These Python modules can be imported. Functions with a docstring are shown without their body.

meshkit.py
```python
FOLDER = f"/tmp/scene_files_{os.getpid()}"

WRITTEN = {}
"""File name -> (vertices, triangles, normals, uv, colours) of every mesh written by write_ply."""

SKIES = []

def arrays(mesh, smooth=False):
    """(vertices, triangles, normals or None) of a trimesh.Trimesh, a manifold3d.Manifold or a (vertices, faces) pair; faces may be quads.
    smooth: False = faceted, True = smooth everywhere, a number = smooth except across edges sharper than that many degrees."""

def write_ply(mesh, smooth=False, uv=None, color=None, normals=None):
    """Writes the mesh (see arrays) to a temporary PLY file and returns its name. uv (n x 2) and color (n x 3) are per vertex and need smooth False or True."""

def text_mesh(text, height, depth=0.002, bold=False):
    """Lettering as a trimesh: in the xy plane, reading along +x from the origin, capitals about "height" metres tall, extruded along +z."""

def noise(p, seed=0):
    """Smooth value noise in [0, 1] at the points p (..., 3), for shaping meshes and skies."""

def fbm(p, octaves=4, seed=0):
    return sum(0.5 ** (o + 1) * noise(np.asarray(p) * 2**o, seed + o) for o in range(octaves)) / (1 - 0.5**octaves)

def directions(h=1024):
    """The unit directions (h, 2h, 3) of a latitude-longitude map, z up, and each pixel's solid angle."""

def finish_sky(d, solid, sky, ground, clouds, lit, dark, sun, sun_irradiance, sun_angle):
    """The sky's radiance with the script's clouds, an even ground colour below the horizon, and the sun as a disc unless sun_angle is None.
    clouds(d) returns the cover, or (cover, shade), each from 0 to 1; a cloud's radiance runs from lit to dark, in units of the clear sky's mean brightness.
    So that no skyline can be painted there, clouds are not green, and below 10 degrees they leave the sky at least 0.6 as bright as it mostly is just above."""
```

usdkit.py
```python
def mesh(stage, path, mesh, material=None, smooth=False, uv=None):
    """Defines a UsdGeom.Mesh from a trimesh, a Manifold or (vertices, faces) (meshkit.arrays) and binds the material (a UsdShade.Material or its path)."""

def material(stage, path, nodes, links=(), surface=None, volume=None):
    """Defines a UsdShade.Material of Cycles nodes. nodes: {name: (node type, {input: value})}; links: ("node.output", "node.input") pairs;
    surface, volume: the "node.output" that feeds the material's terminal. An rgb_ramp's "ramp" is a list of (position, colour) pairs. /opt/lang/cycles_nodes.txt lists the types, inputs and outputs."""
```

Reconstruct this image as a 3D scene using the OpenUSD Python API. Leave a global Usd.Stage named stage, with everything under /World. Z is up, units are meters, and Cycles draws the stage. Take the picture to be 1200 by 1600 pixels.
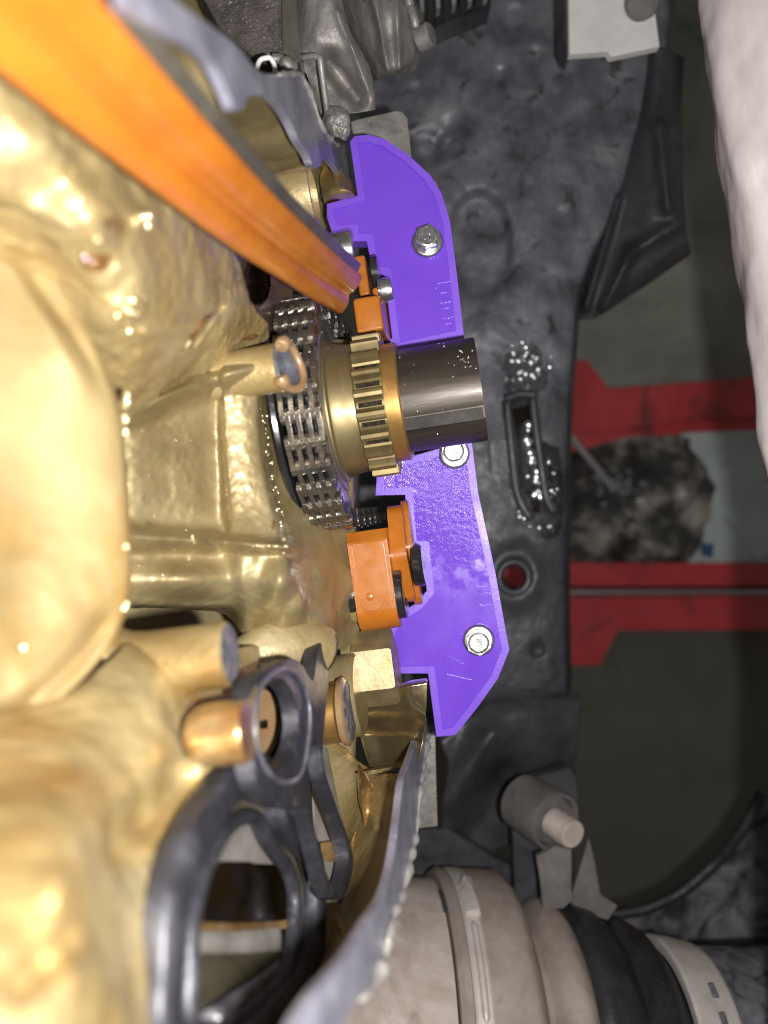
import math, random
import numpy as np, trimesh, usdkit, meshkit
from pxr import Usd, UsdGeom, UsdLux, UsdShade, Gf, Sdf
from scipy.interpolate import PchipInterpolator
from shapely.geometry import Polygon, Point, LineString
from shapely import affinity
random.seed(7); rng = np.random.default_rng(7)
stage = Usd.Stage.CreateInMemory()
UsdGeom.SetStageUpAxis(stage, UsdGeom.Tokens.z); UsdGeom.SetStageMetersPerUnit(stage, 1.0)
UsdGeom.Xform.Define(stage, '/World'); stage.SetDefaultPrim(stage.GetPrimAtPath('/World'))
ZOFF = 0.75                      # the crankshaft axis is 0.75 m above the floor
# ---------------------------------------------------------------- camera
TAU, PHI, F = math.radians(6.6), math.radians(8.0), 1300.0
F0 = np.array([-math.sin(TAU), 0, -math.cos(TAU)]); R0 = np.array([math.cos(TAU), 0, -math.sin(TAU)]); U0 = np.array([0, 1.0, 0])
RT = math.cos(PHI) * R0 - math.sin(PHI) * U0; UP = math.sin(PHI) * R0 + math.cos(PHI) * U0
C = -0.345 * (F0 + UP * (800 - 632) / F)
cam = UsdGeom.Camera.Define(stage, '/World/camera')
cam.CreateHorizontalApertureAttr(24.0); cam.CreateVerticalApertureAttr(32.0); cam.CreateFocalLengthAttr(26.0)
cam.CreateFStopAttr(26.0 / 4.8); cam.CreateFocusDistanceAttr(0.35); cam.CreateClippingRangeAttr((0.02, 50.0))
M = Gf.Matrix4d(*RT, 0, *UP, 0, *(-F0), 0, C[0], C[1], C[2] + ZOFF, 1)
cam.AddTransformOp().Set(M); cam.CreateExposureAttr(0.0)
# ---------------------------------------------------------------- light: the phone's flash beside the lens, and a dim dome added as shadow fill
def lamp(name, p, r, inten, col=(1, 1, 1)):
    l = UsdLux.SphereLight.Define(stage, '/World/' + name); l.CreateRadiusAttr(r); l.CreateIntensityAttr(inten); l.CreateColorAttr(Gf.Vec3f(*col))
    l.AddTranslateOp().Set(Gf.Vec3d(p[0], p[1], p[2] + ZOFF)); return l
lamp('phone_flash', C + RT * 0.026 - UP * 0.012 - F0 * 0.002, 0.005, 7200.0, (1.0, 0.97, 0.95))
dome = UsdLux.DomeLight.Define(stage, '/World/shadow_fill'); dome.CreateIntensityAttr(0.035); dome.CreateColorAttr(Gf.Vec3f(1, 0.96, 0.92))
# ---------------------------------------------------------------- helpers: points of the place from pixels of the photograph (1200 x 1600)
def P(px, py, d):
    px, py, d = np.broadcast_arrays(*[np.asarray(a, float) for a in (px, py, d)])
    return C + d[..., None] * (F0 + ((px - 600) / F)[..., None] * RT + ((800 - py) / F)[..., None] * UP)
def PL(px, py, ax, v):
    r = P(px, py, 1.0) - C; t = (v - C[ax]) / r[..., ax]; return C + t[..., None] * r
def unit(a): a = np.asarray(a, float); return a / np.linalg.norm(a)
used = {}
def numbered(parent, name):
    n = used.get((parent, name), 0); used[(parent, name)] = n + 1
    return name if n == 0 else f'{name}_{n:03d}'
LOC = {}
def thing(name, label, cat, loc=(0, 0, 0), group=None):
    path = '/World/' + numbered('/World', name); x = UsdGeom.Xform.Define(stage, path); loc = np.asarray(loc, float)
    x.AddTranslateOp().Set(Gf.Vec3d(loc[0], loc[1], loc[2] + ZOFF)); LOC[path] = loc
    p = x.GetPrim(); p.SetCustomDataByKey('label', label); p.SetCustomDataByKey('category', cat)
    if group: p.SetCustomDataByKey('group', group)
    return path
def obj(name, mesh, mat, parent=None, smooth=30, label=None, cat=None, kind=None, group=None):
    top = parent is None; base = parent or '/World'
    path = base + '/' + numbered(base, name)
    v, f = (np.array(mesh.vertices), np.array(mesh.faces)) if hasattr(mesh, 'vertices') else mesh
    loc = LOC[parent] if not top else np.zeros(3)
    if not top: LOC[path] = loc
    v = np.asarray(v) - loc
    if top: v = v + [0, 0, ZOFF]
    m = usdkit.mesh(stage, path, trimesh.Trimesh(v, f, process=False), mat, smooth=smooth)
    p = m.GetPrim()
    for k, a in (('label', label), ('category', cat), ('kind', kind), ('group', group)):
        if a: p.SetCustomDataByKey(k, a)
    return path
cat_ = trimesh.util.concatenate
def frame_mesh(m, o, ex, ey, ez):
    T = np.eye(4); T[:3, 0], T[:3, 1], T[:3, 2], T[:3, 3] = ex, ey, ez, o; m = m.copy(); m.apply_transform(T)
    if np.linalg.det(T[:3, :3]) < 0: m.invert()
    return m
def extrude(poly, h, bevel=0.0):
    """polygon pushed up by h with a stepped round edge at the top"""
    geoms = getattr(poly, 'geoms', [poly]); out = []
    for g in geoms:
        if g.is_empty: continue
        if bevel <= 0: out.append(trimesh.creation.extrude_polygon(g, h, engine='earcut')); continue
        N = 4; z0 = h - bevel; out.append(trimesh.creation.extrude_polygon(g, z0, engine='earcut'))
        for k in range(N):
            a = (k + 1) / N * math.pi / 2; z1 = h - bevel + bevel * math.sin(a); q = g.buffer(-bevel * (1 - math.cos((k + .5) / N * math.pi / 2)))
            for s in getattr(q, 'geoms', [q]):
                if s.is_empty: continue
                e = trimesh.creation.extrude_polygon(s, z1 - z0 + 1e-5, engine='earcut'); e.apply_translation([0, 0, z0 - 1e-5]); out.append(e)
            z0 = z1
    return cat_(out)
def slab(pts3, push, bevel=0.0, holes=()):
    """planar outline in space, given thickness along 'push' (away from the viewer); edge bevel on the viewed side"""
    pts3 = np.asarray(pts3, float); o = pts3.mean(0); h = np.linalg.norm(push); ez = -unit(push)
    ex = pts3[1] - pts3[0]; ex = unit(ex - ez * (ex @ ez)); ey = np.cross(ez, ex)
    to2 = lambda q: np.stack([(q - o) @ ex, (q - o) @ ey], 1)
    poly = Polygon(to2(pts3), [to2(np.asarray(q)) for q in holes]).buffer(0)
    m = extrude(poly, h, bevel); return frame_mesh(m, o - ez * h, ex, ey, ez)
def extX(poly, x0, x1, bevel=0.0):
    """polygon in (y, z) pushed along x from x0 to x1 (round edge at the x1 end)"""
    m = extrude(poly, abs(x1 - x0), bevel); s = 1 if x1 > x0 else -1
    return frame_mesh(m, [x0, 0, 0], [0, 1, 0], [0, 0, 1], [s, 0, 0])
def lathe(profile, o, axis, n=64, closed=True, arc=None):
    """profile [(along, radius)] turned about the axis through o"""
    ez = unit(axis); a = np.array([0, 0, 1.0]) if abs(ez[2]) < .9 else np.array([0, 1.0, 0]); ex = unit(np.cross(a, ez)); ey = np.cross(ez, ex)
    pr = np.asarray(profile, float); th = np.linspace(0, 2 * np.pi, n, endpoint=False)
    v = pr[:, None, 0, None] * ez + pr[:, None, 1, None] * (np.cos(th)[None, :, None] * ex + np.sin(th)[None, :, None] * ey) + np.asarray(o)
    k = len(pr); i, j = np.meshgrid(np.arange(k - 1), np.arange(n), indexing='ij'); j2 = (j + 1) % n
    q = np.stack([i * n + j, i * n + j2, (i + 1) * n + j2, (i + 1) * n + j], -1).reshape(-1, 4)
    f = np.vstack([q[:, [0, 1, 2]], q[:, [0, 2, 3]]]); v = v.reshape(-1, 3)
    return trimesh.Trimesh(v, f, process=False)
def tube(pts, r, n=16, caps=True, ref=None, sec=None):
    """round (or 'sec'tion) tube along a smooth path"""
    pts = np.asarray(pts, float); t = np.gradient(pts, axis=0); t /= np.linalg.norm(t, axis=1)[:, None]
    ref = -F0 if ref is None else ref; r = np.broadcast_to(r, len(pts))
    a = np.cross(ref, t); a /= np.linalg.norm(a, axis=1)[:, None]; b = np.cross(t, a)
    if sec is None: th = np.linspace(0, 2 * np.pi, n, endpoint=False); sec = np.stack([np.cos(th), np.sin(th)], 1)
    sec = np.asarray(sec, float); n = len(sec)
    v = pts[:, None] + r[:, None, None] * (sec[None, :, 0, None] * a[:, None] + sec[None, :, 1, None] * b[:, None])
    k = len(pts); i, j = np.meshgrid(np.arange(k - 1), np.arange(n), indexing='ij'); j2 = (j + 1) % n
    q = np.stack([i * n + j, i * n + j2, (i + 1) * n + j2, (i + 1) * n + j], -1).reshape(-1, 4)
    f = [q[:, [0, 1, 2]], q[:, [0, 2, 3]]]
    if caps:
        f += [np.array([[0, j + 1, j] for j in range(1, n - 1)]), np.array([[(k - 1) * n, (k - 1) * n + j, (k - 1) * n + j + 1] for j in range(1, n - 1)])]
    return trimesh.Trimesh(v.reshape(-1, 3), np.vstack(f), process=False)
def curve(ctrl, n=40, closed=False):
    c = np.asarray(ctrl, float)
    if closed:
        from scipy.interpolate import CubicSpline
        c = np.vstack([c, c[:1]]); s = np.r_[0, np.cumsum(np.linalg.norm(np.diff(c, axis=0), axis=1) ** .5)]
        return CubicSpline(s, c, bc_type='periodic')(np.linspace(0, s[-1], n, endpoint=False))
    s = np.r_[0, np.cumsum(np.linalg.norm(np.diff(c, axis=0), axis=1) ** .7)]
    return PchipInterpolator(s, c)(np.linspace(0, s[-1], n))
def loft(rows, nu=60, nv=80, rough=0.0, scale=60.0, seed=0, thick=0.004, fn=None, hole=None, fine=0.0):
    """smooth casting skin through rows of (px, py, depth), roughened, with a back a few millimetres behind"""
    g = np.asarray(rows, float)
    g = np.stack([PchipInterpolator(np.linspace(0, 1, g.shape[1]), r)(np.linspace(0, 1, nv)) for r in g])
    g = PchipInterpolator(np.linspace(0, 1, g.shape[0]), g)(np.linspace(0, 1, nu))
    if fn is not None: g[..., 2] += fn(g[..., 0], g[..., 1])
    p = P(g[..., 0], g[..., 1], g[..., 2])
    du, dv = np.gradient(p, axis=0), np.gradient(p, axis=1); nrm = np.cross(dv, du); nrm /= np.maximum(np.linalg.norm(nrm, axis=2), 1e-12)[..., None]
    flip = np.sign(((C - p) * nrm).sum(-1).mean()); nrm *= flip
    if rough: p = p + nrm * ((meshkit.fbm(p * scale + 50, 4, seed) - .5) * 2 * rough)[..., None]
    if fine: p = p + nrm * ((meshkit.fbm(p * scale * 6 + 50, 3, seed + 5) - .5) * 2 * fine)[..., None]
    idx = np.arange(nu * nv).reshape(nu, nv)
    q = np.stack([idx[:-1, :-1], idx[1:, :-1], idx[1:, 1:], idx[:-1, 1:]], -1).reshape(-1, 4)
    if hole is not None:
        cx, cy = g[..., 0].ravel()[q].mean(1), g[..., 1].ravel()[q].mean(1); q = q[~hole(cx, cy)]
    if flip < 0: q = q[:, ::-1]
    # orientation: outward to the viewer
    f = np.vstack([q[:, [0, 1, 2]], q[:, [0, 2, 3]]]); v = p.reshape(-1, 3)
    m = trimesh.Trimesh(v, f, process=False)
    if (m.face_normals * (C - m.triangles_center)).sum(1).mean() < 0: m.invert(); f = m.faces
    n = len(v); back = v - (v - C) / np.linalg.norm(v - C, axis=1)[:, None] * -thick
    e = np.sort(np.vstack([f[:, [0, 1]], f[:, [1, 2]], f[:, [2, 0]]]), axis=1); eu, cnt = np.unique(e, axis=0, return_counts=True); be = set(map(tuple, eu[cnt == 1]))
    sides = [(a, b) for t in f for a, b in ((t[0], t[1]), (t[1], t[2]), (t[2], t[0])) if (min(a, b), max(a, b)) in be]
    sf = [[b, a, a + n] for a, b in sides] + [[b, a + n, b + n] for a, b in sides]
    return trimesh.Trimesh(np.vstack([v, back]), np.vstack([f, f[:, ::-1] + n, np.array(sf)]), process=False)
def fillpx(px, d, thick=0.003, bevel=0.0, push=None, tilt=None):
    """flat panel: outline in the photograph, standing at depth d facing roughly back at the viewer"""
    pts = [P(x, y, d) for x, y in px]; return slab(pts, (F0 if push is None else push) * thick, bevel)
def rbox(p0, p1, r=0.0008):
    """box with rounded edges"""
    import manifold3d as m3
    p0, p1 = np.minimum(p0, p1), np.maximum(p0, p1); s = m3.Manifold.sphere(r, 8)
    h = m3.Manifold.batch_hull([s.translate([x, y, z]) for x in (p0[0] + r, p1[0] - r) for y in (p0[1] + r, p1[1] - r) for z in (p0[2] + r, p1[2] - r)])
    k = h.to_mesh(); return trimesh.Trimesh(k.vert_properties[:, :3], k.tri_verts, process=False)
def seg_dist(x, y, a, b):
    a, b = np.asarray(a, float), np.asarray(b, float); d = b - a; t = np.clip(((x - a[0]) * d[0] + (y - a[1]) * d[1]) / (d @ d), 0, 1)
    return np.hypot(x - a[0] - t * d[0], y - a[1] - t * d[1])
# ---------------------------------------------------------------- materials
MATS = {}
def mat(name, stops, metallic=0.0, rough=(.3, .6), scale=80.0, detail=6.0, bump=0.3, bdist=0.0004, bscale=None, coat=0.0, coat_rough=.08, spec=.5, stretch=None, spots=None, extra=None, distortion=0.4, aniso=0.0, ramp2=None):
    N = {'geo': ('geometry', {}), 'map': ('mapping', {'scale': stretch or (1, 1, 1)}),
         'n': ('noise_texture', {'scale': scale, 'detail': detail, 'roughness': .62, 'distortion': distortion}),
         'r': ('rgb_ramp', {'ramp': stops}), 'rr': ('map_range', {'from_min': .3, 'from_max': .7, 'to_min': rough[0], 'to_max': rough[1]}),
         'n2': ('noise_texture', {'scale': bscale or scale * 6, 'detail': 5, 'roughness': .6}),
         'n3': ('noise_texture', {'scale': scale * 2.3, 'detail': 4, 'roughness': .6}),
         'b': ('bump', {'strength': bump, 'distance': bdist}),
         'p': ('principled_bsdf', {'metallic': metallic, 'coat_weight': coat, 'coat_roughness': coat_rough, 'specular_ior_level': spec, 'anisotropic': aniso})}
    L = [('geo.position', 'map.vector'), ('map.vector', 'n.vector'), ('map.vector', 'n2.vector'), ('map.vector', 'n3.vector'), ('n.fac', 'r.fac'),
         ('n3.fac', 'rr.value'), ('rr.result', 'p.roughness'), ('n2.fac', 'b.height'), ('b.normal', 'p.normal'), ('b.normal', 'p.coat_normal')]
    last = 'r.color'
    if spots:                                    # (colour, scale, low, high): stains or specks of their own shape
        for k, (col, sc, lo, hi, amt) in enumerate(spots):
            N[f's{k}'] = ('noise_texture', {'scale': sc, 'detail': 5, 'roughness': .65, 'distortion': .8}); N[f'sm{k}'] = ('map_range', {'from_min': lo, 'from_max': hi, 'to_min': 0.0, 'to_max': amt, 'clamp': True})
            N[f'sx{k}'] = ('mix_color', {'b': col}); L += [('map.vector', f's{k}.vector'), (f's{k}.fac', f'sm{k}.value'), (f'sm{k}.result', f'sx{k}.fac'), (last, f'sx{k}.a')]; last = f'sx{k}.result'
    L.append((last, 'p.base_color'))
    if extra: extra(N, L)
    m = usdkit.material(stage, '/World/Looks/' + name, N, L, surface='p.BSDF'); MATS[name] = m; return m
AMBER = (.42, .20, .035)
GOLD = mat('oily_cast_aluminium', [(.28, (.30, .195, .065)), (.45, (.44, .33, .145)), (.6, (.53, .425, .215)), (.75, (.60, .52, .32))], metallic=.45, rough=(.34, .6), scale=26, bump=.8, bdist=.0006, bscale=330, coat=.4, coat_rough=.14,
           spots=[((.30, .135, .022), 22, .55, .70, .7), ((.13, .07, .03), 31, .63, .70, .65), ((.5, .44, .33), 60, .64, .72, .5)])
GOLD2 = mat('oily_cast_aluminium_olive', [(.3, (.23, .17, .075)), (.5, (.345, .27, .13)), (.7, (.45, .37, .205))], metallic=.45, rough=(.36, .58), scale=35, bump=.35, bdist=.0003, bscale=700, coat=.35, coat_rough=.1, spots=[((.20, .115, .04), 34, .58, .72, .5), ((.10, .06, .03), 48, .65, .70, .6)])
AMB = mat('amber_varnish', [(.3, (.33, .15, .03)), (.55, (.52, .32, .12)), (.75, (.66, .52, .30))], metallic=.6, rough=(.15, .36), scale=110, bump=.3, bdist=.0005, coat=1, coat_rough=.04)
MACH = mat('machined_grey_metal', [(.3, (.07, .07, .085)), (.5, (.19, .19, .22)), (.7, (.34, .33, .36))], metallic=.45, rough=(.34, .55), scale=70, bump=.25, bdist=.0003, coat=.4, spots=[((.5, .42, .28), 120, .6, .68, .7)])
DKMACH = mat('dark_machined_metal', [(.3, (.022, .022, .028)), (.55, (.055, .055, .066)), (.75, (.15, .15, .175))], metallic=.4, rough=(.42, .62), scale=90, bump=.5, bdist=.0004, coat=.25, coat_rough=.2, spots=[((.22, .22, .24), 70, .62, .70, .6)])
SEAL = mat('grey_silicone_smeared_metal', [(.3, (.20, .20, .25)), (.5, (.32, .32, .39)), (.7, (.46, .46, .54))], metallic=.25, rough=(.3, .5), scale=60, bump=.4, bdist=.0005, bscale=300, coat=.25, spots=[((.12, .12, .15), 95, .62, .70, .6), ((.75, .74, .76), 130, .62, .68, .6)])
BEAD = mat('dried_sealant', [(.3, (.32, .30, .27)), (.7, (.52, .50, .46))], rough=(.4, .6), scale=200, bump=.5, bdist=.0005)
STEEL = mat('chain_steel', [(.3, (.20, .185, .17)), (.6, (.33, .31, .285)), (.8, (.42, .40, .37))], metallic=.9, rough=(.18, .30), scale=90, bump=.08, bdist=.0002, coat=.5)
CHROME = mat('zinc_bolt', [(.3, (.55, .55, .56)), (.7, (.75, .75, .76))], metallic=.95, rough=(.2, .36), scale=220, bump=.25, bdist=.0002)
SHAFT = mat('browned_shaft_steel', [(.3, (.030, .024, .018)), (.55, (.058, .047, .036)), (.75, (.11, .092, .07))], metallic=.45, rough=(.36, .5), scale=40, stretch=(.35, 3, 3), bump=.35, bdist=.0001, coat=.12, coat_rough=.2, spots=[((.5, .45, .38), 600, .68, .74, .6)])
BRONZE = mat('varnished_hub_steel', [(.3, (.19, .145, .065)), (.6, (.27, .21, .10)), (.8, (.33, .265, .14))], metallic=.7, rough=(.36, .52), scale=30, stretch=(3, .5, .5), bump=.12, bdist=.0001, coat=.15, coat_rough=.15)
COLLAR = mat('golden_collar', [(.3, (.34, .19, .05)), (.6, (.44, .26, .08)), (.8, (.5, .33, .13))], metallic=.7, rough=(.3, .45), scale=60, bump=.12, bdist=.0001, coat=.4)
OILSHADE = mat('black_oil_and_shade', [(.3, (.006, .004, .002)), (.7, (.014, .008, .004))], rough=(.08, .16), scale=30, bump=.05, spec=.3)  # oil black, also painted in as the shade inside holes
BLACKR = mat('black_rubber', [(.3, (.012, .012, .013)), (.7, (.035, .035, .038))], rough=(.35, .6), scale=60, bump=.4, bdist=.0005, spots=[((.16, .14, .13), 90, .62, .75, .35)])
BLKSTEEL = mat('black_oiled_steel', [(.3, (.02, .02, .022)), (.7, (.06, .06, .065))], metallic=.5, rough=(.15, .3), scale=60, bump=.2, bdist=.0002, coat=.6)
ORANGE = mat('orange_nylon', [(.3, (.38, .11, .010)), (.7, (.50, .165, .018))], rough=(.22, .4), scale=60, bump=.12, bdist=.0004, bscale=160, coat=.3, coat_rough=.12, spots=[((.20, .06, .008), 60, .58, .75, .5)])
GREYSIDE = mat('oily_steel_backing', [(.3, (.16, .14, .11)), (.7, (.27, .25, .2))], metallic=.7, rough=(.3, .45), scale=70, bump=.2, coat=.4)
COPPER = mat('copper_tan_seal', [(.3, (.38, .22, .10)), (.7, (.50, .33, .18))], metallic=.3, rough=(.3, .45), scale=100, bump=.25, bdist=.0003, coat=.4)
PALE = mat('pale_bare_aluminium', [(.3, (.24, .22, .19)), (.7, (.45, .43, .40))], metallic=.3, rough=(.35, .5), scale=60, bump=.2)
SPL = PL(712, 775, 2, -.036) + np.array([0, 0, .75])
def purple_extra(N, L):                          # printed layer lines laid diagonally; a splash of oil droplets below the shaft
    N.update({'m2': ('mapping', {'rotation': (0, 0, .72)}), 'w': ('wave_texture', {'bands_direction': 'x', 'scale': 330.0, 'distortion': 1.2, 'detail': 2, 'detail_scale': 2}),
              'od': ('noise_texture', {'scale': 400.0, 'detail': 3}), 'mx': ('mix_float', {'fac': .6}), 'os': ('noise_texture', {'scale': 150, 'detail': 3}), 'osr': ('map_range', {'from_min': .35, 'from_max': .65, 'to_min': -.012, 'to_max': .012}),
              'ds': ('vector_math', {'math_type': 'distance', 'vector2': tuple(SPL)}), 'da': ('math', {'math_type': 'add'}), 'dm': ('map_range', {'from_min': .022, 'from_max': .042, 'to_min': .50, 'to_max': .05, 'clamp': True})})
    L += [('geo.position', 'm2.vector'), ('m2.vector', 'w.vector'), ('geo.position', 'od.vector'), ('w.fac', 'mx.a'), ('od.fac', 'mx.b'), ('geo.position', 'os.vector'), ('os.fac', 'osr.value'),
          ('geo.position', 'ds.vector1'), ('ds.value', 'da.value1'), ('osr.result', 'da.value2'), ('da.value', 'dm.value'), ('dm.result', 'b.strength')]
    L[:] = [l for l in L if l[1] != 'b.height'] + [('mx.result', 'b.height')]
PURPLE = mat('purple_printed_plastic', [(.3, (.165, .060, .60)), (.7, (.195, .075, .67))], rough=(.14, .24), scale=30, bump=.5, bdist=.0008, spec=.45, extra=purple_extra, coat=0)
PURPLE_RIM = mat('purple_printed_rim', [(.3, (.19, .075, .64)), (.7, (.225, .095, .72))], rough=(.3, .45), scale=30, bump=.4, bdist=.00025, bscale=700)
def oil_shade_tint(y0, y1, col, amt):  # tint along y: oil on the subframe, painted shadow on the floor
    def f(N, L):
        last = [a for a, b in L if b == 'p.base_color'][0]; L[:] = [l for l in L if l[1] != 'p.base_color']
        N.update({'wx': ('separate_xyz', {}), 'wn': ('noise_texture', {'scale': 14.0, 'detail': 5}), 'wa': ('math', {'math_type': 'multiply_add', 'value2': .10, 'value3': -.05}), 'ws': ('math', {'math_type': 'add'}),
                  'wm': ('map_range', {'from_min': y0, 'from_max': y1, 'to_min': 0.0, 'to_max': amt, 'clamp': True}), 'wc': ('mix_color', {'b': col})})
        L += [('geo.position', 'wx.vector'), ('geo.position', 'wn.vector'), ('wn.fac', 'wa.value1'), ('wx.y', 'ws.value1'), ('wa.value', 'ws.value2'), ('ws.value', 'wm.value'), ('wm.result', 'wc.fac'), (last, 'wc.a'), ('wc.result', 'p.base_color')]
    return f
FRAME = mat('dirty_dark_subframe', [(.3, (.055, .055, .064)), (.48, (.115, .115, .135)), (.62, (.18, .178, .20)), (.8, (.28, .27, .27))], metallic=.15, rough=(.35, .6), scale=38, bump=.5, bdist=.0012, bscale=150, spots=[((.035, .033, .033), 55, .58, .66, .85), ((.30, .285, .26), 80, .66, .74, .5)], distortion=.25, extra=oil_shade_tint(.035, -.05, (.035, .035, .038), .72))
FRAME2 = mat('dark_oily_subframe', [(.3, (.035, .035, .04)), (.55, (.065, .065, .074)), (.8, (.12, .12, .13))], metallic=.15, rough=(.28, .5), scale=30, bump=.45, bdist=.0008, bscale=180, spots=[((.22, .21, .2), 70, .66, .76, .4)])
CASTGREY = mat('weathered_cast_aluminium', [(.3, (.16, .145, .135)), (.5, (.29, .27, .255)), (.7, (.42, .40, .38))], metallic=.4, rough=(.4, .6), scale=55, bump=.6, bdist=.0005, bscale=350, spots=[((.07, .06, .055), 60, .6, .72, .7)])
SPECK = mat('speckled_dark_casting', [(.3, (.06, .05, .047)), (.7, (.15, .13, .12))], metallic=.3, rough=(.5, .7), scale=120, bump=1, bdist=.0008, bscale=600, spots=[((.7, .66, .6), 750, .62, .68, .9)])
DIRT = mat('dusty_rusted_steel', [(.3, (.38, .305, .265)), (.5, (.50, .42, .37)), (.7, (.62, .545, .50))], rough=(.6, .8), scale=50, bump=.6, bdist=.0005, bscale=350, spots=[((.18, .12, .09), 45, .6, .72, .5), ((.55, .50, .47), 160, .66, .72, .5)])
DIRTBOOT = mat('dusty_rubber_boot', [(.3, (.24, .195, .165)), (.5, (.33, .275, .235)), (.7, (.41, .35, .31))], rough=(.6, .8), scale=40, bump=.5, bdist=.0005, bscale=250, spots=[((.08, .075, .075), 38, .62, .75, .7)])
CLAMP = mat('dusty_clamp_steel', [(.3, (.52, .47, .43)), (.7, (.68, .63, .59))], metallic=.2, rough=(.4, .6), scale=80, bump=.4, bdist=.0003)
LIGHTBR = mat('pale_coated_bracket', [(.3, (.66, .65, .63)), (.7, (.80, .79, .77))], rough=(.45, .6), scale=50, bump=.3, bdist=.0004)
HOSE = mat('pale_wrapped_hose', [(.3, (.36, .31, .30)), (.5, (.47, .42, .41)), (.7, (.58, .53, .52))], rough=(.35, .55), scale=22, stretch=(1, .35, 1), bump=.5, bdist=.001, bscale=90)
RED = mat('red_jack_paint', [(.3, (.38, .025, .032)), (.6, (.54, .04, .046)), (.8, (.62, .065, .07))], rough=(.25, .5), scale=9, bump=.3, spots=[((.04, .02, .02), 14, .56, .70, .75), ((.3, .25, .24), 60, .66, .72, .4)], coat=.3)
FLOORM = mat('oily_concrete', [(.3, (.17, .178, .145)), (.5, (.27, .28, .235)), (.7, (.36, .37, .31))], rough=(.5, .75), scale=7, bump=.4, bdist=.002, bscale=90, spots=[((.03, .03, .026), 9, .58, .72, .75)], extra=oil_shade_tint(-.13, -.22, (.055, .05, .036), .82))  # shadow over the lower floor is painted into the base colour
RAG = mat('oily_mottled_tray', [(.35, (.02, .02, .02)), (.48, (.06, .056, .05)), (.58, (.26, .245, .215)), (.70, (.50, .47, .41))], rough=(.2, .5), scale=17, bump=.6, bdist=.004, bscale=40, detail=3)
GLASSY = mat('grey_green_pad', [(.3, (.36, .42, .41)), (.7, (.55, .61, .6))], rough=(.3, .5), scale=14, bump=.3, bdist=.001, spots=[((.03, .03, .03), 14, .57, .66, .9)])
OILDROP = mat('oil_droplet', [(.3, (.5, .5, .53)), (.7, (.7, .7, .73))], metallic=.9, rough=(.2, .3), scale=50, bump=0, coat=1, coat_rough=.12)
MOTTLE = mat('mottled_grey_panel', [(.38, (.02, .02, .022)), (.5, (.09, .088, .09)), (.6, (.20, .195, .2))], rough=(.5, .7), scale=30, bump=.4, distortion=1.2)
# ================================================================ the setting
FZ = -0.75
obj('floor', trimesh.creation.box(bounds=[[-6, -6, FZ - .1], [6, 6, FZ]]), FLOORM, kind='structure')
# ================================================================ printed locking plate
ZP = -0.035
OUT = [(547, 222), (554, 213), (576, 211), (602, 218), (640, 244), (672, 274), (690, 302), (703, 345), (714, 430), (725, 526), (622, 548), (616, 560), (612, 640), (624, 700), (640, 714), (690, 700), (737, 690), (747, 770), (775, 900), (790, 985), (796, 1015), (778, 1060), (746, 1105), (712, 1148), (682, 1151), (669, 1052), (616, 1052), (605, 986), (622, 960), (648, 944), (655, 937), (667, 923), (660, 857), (641, 857), (633, 773), (587, 774), (592, 700), (600, 600), (601, 540), (613, 528), (601, 430), (583, 425), (573, 377), (550, 377), (550, 363), (519, 364), (511, 340), (511, 319), (559, 306)]
o3 = np.array([PL(x, y, 2, ZP) for x, y in OUT]); op = Polygon(o3[:, :2]).buffer(0)
plate = thing('locking_plate', 'purple 3D-printed plate with raised rim, bolted beside the crankshaft', 'plate', o3.mean(0))
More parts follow.
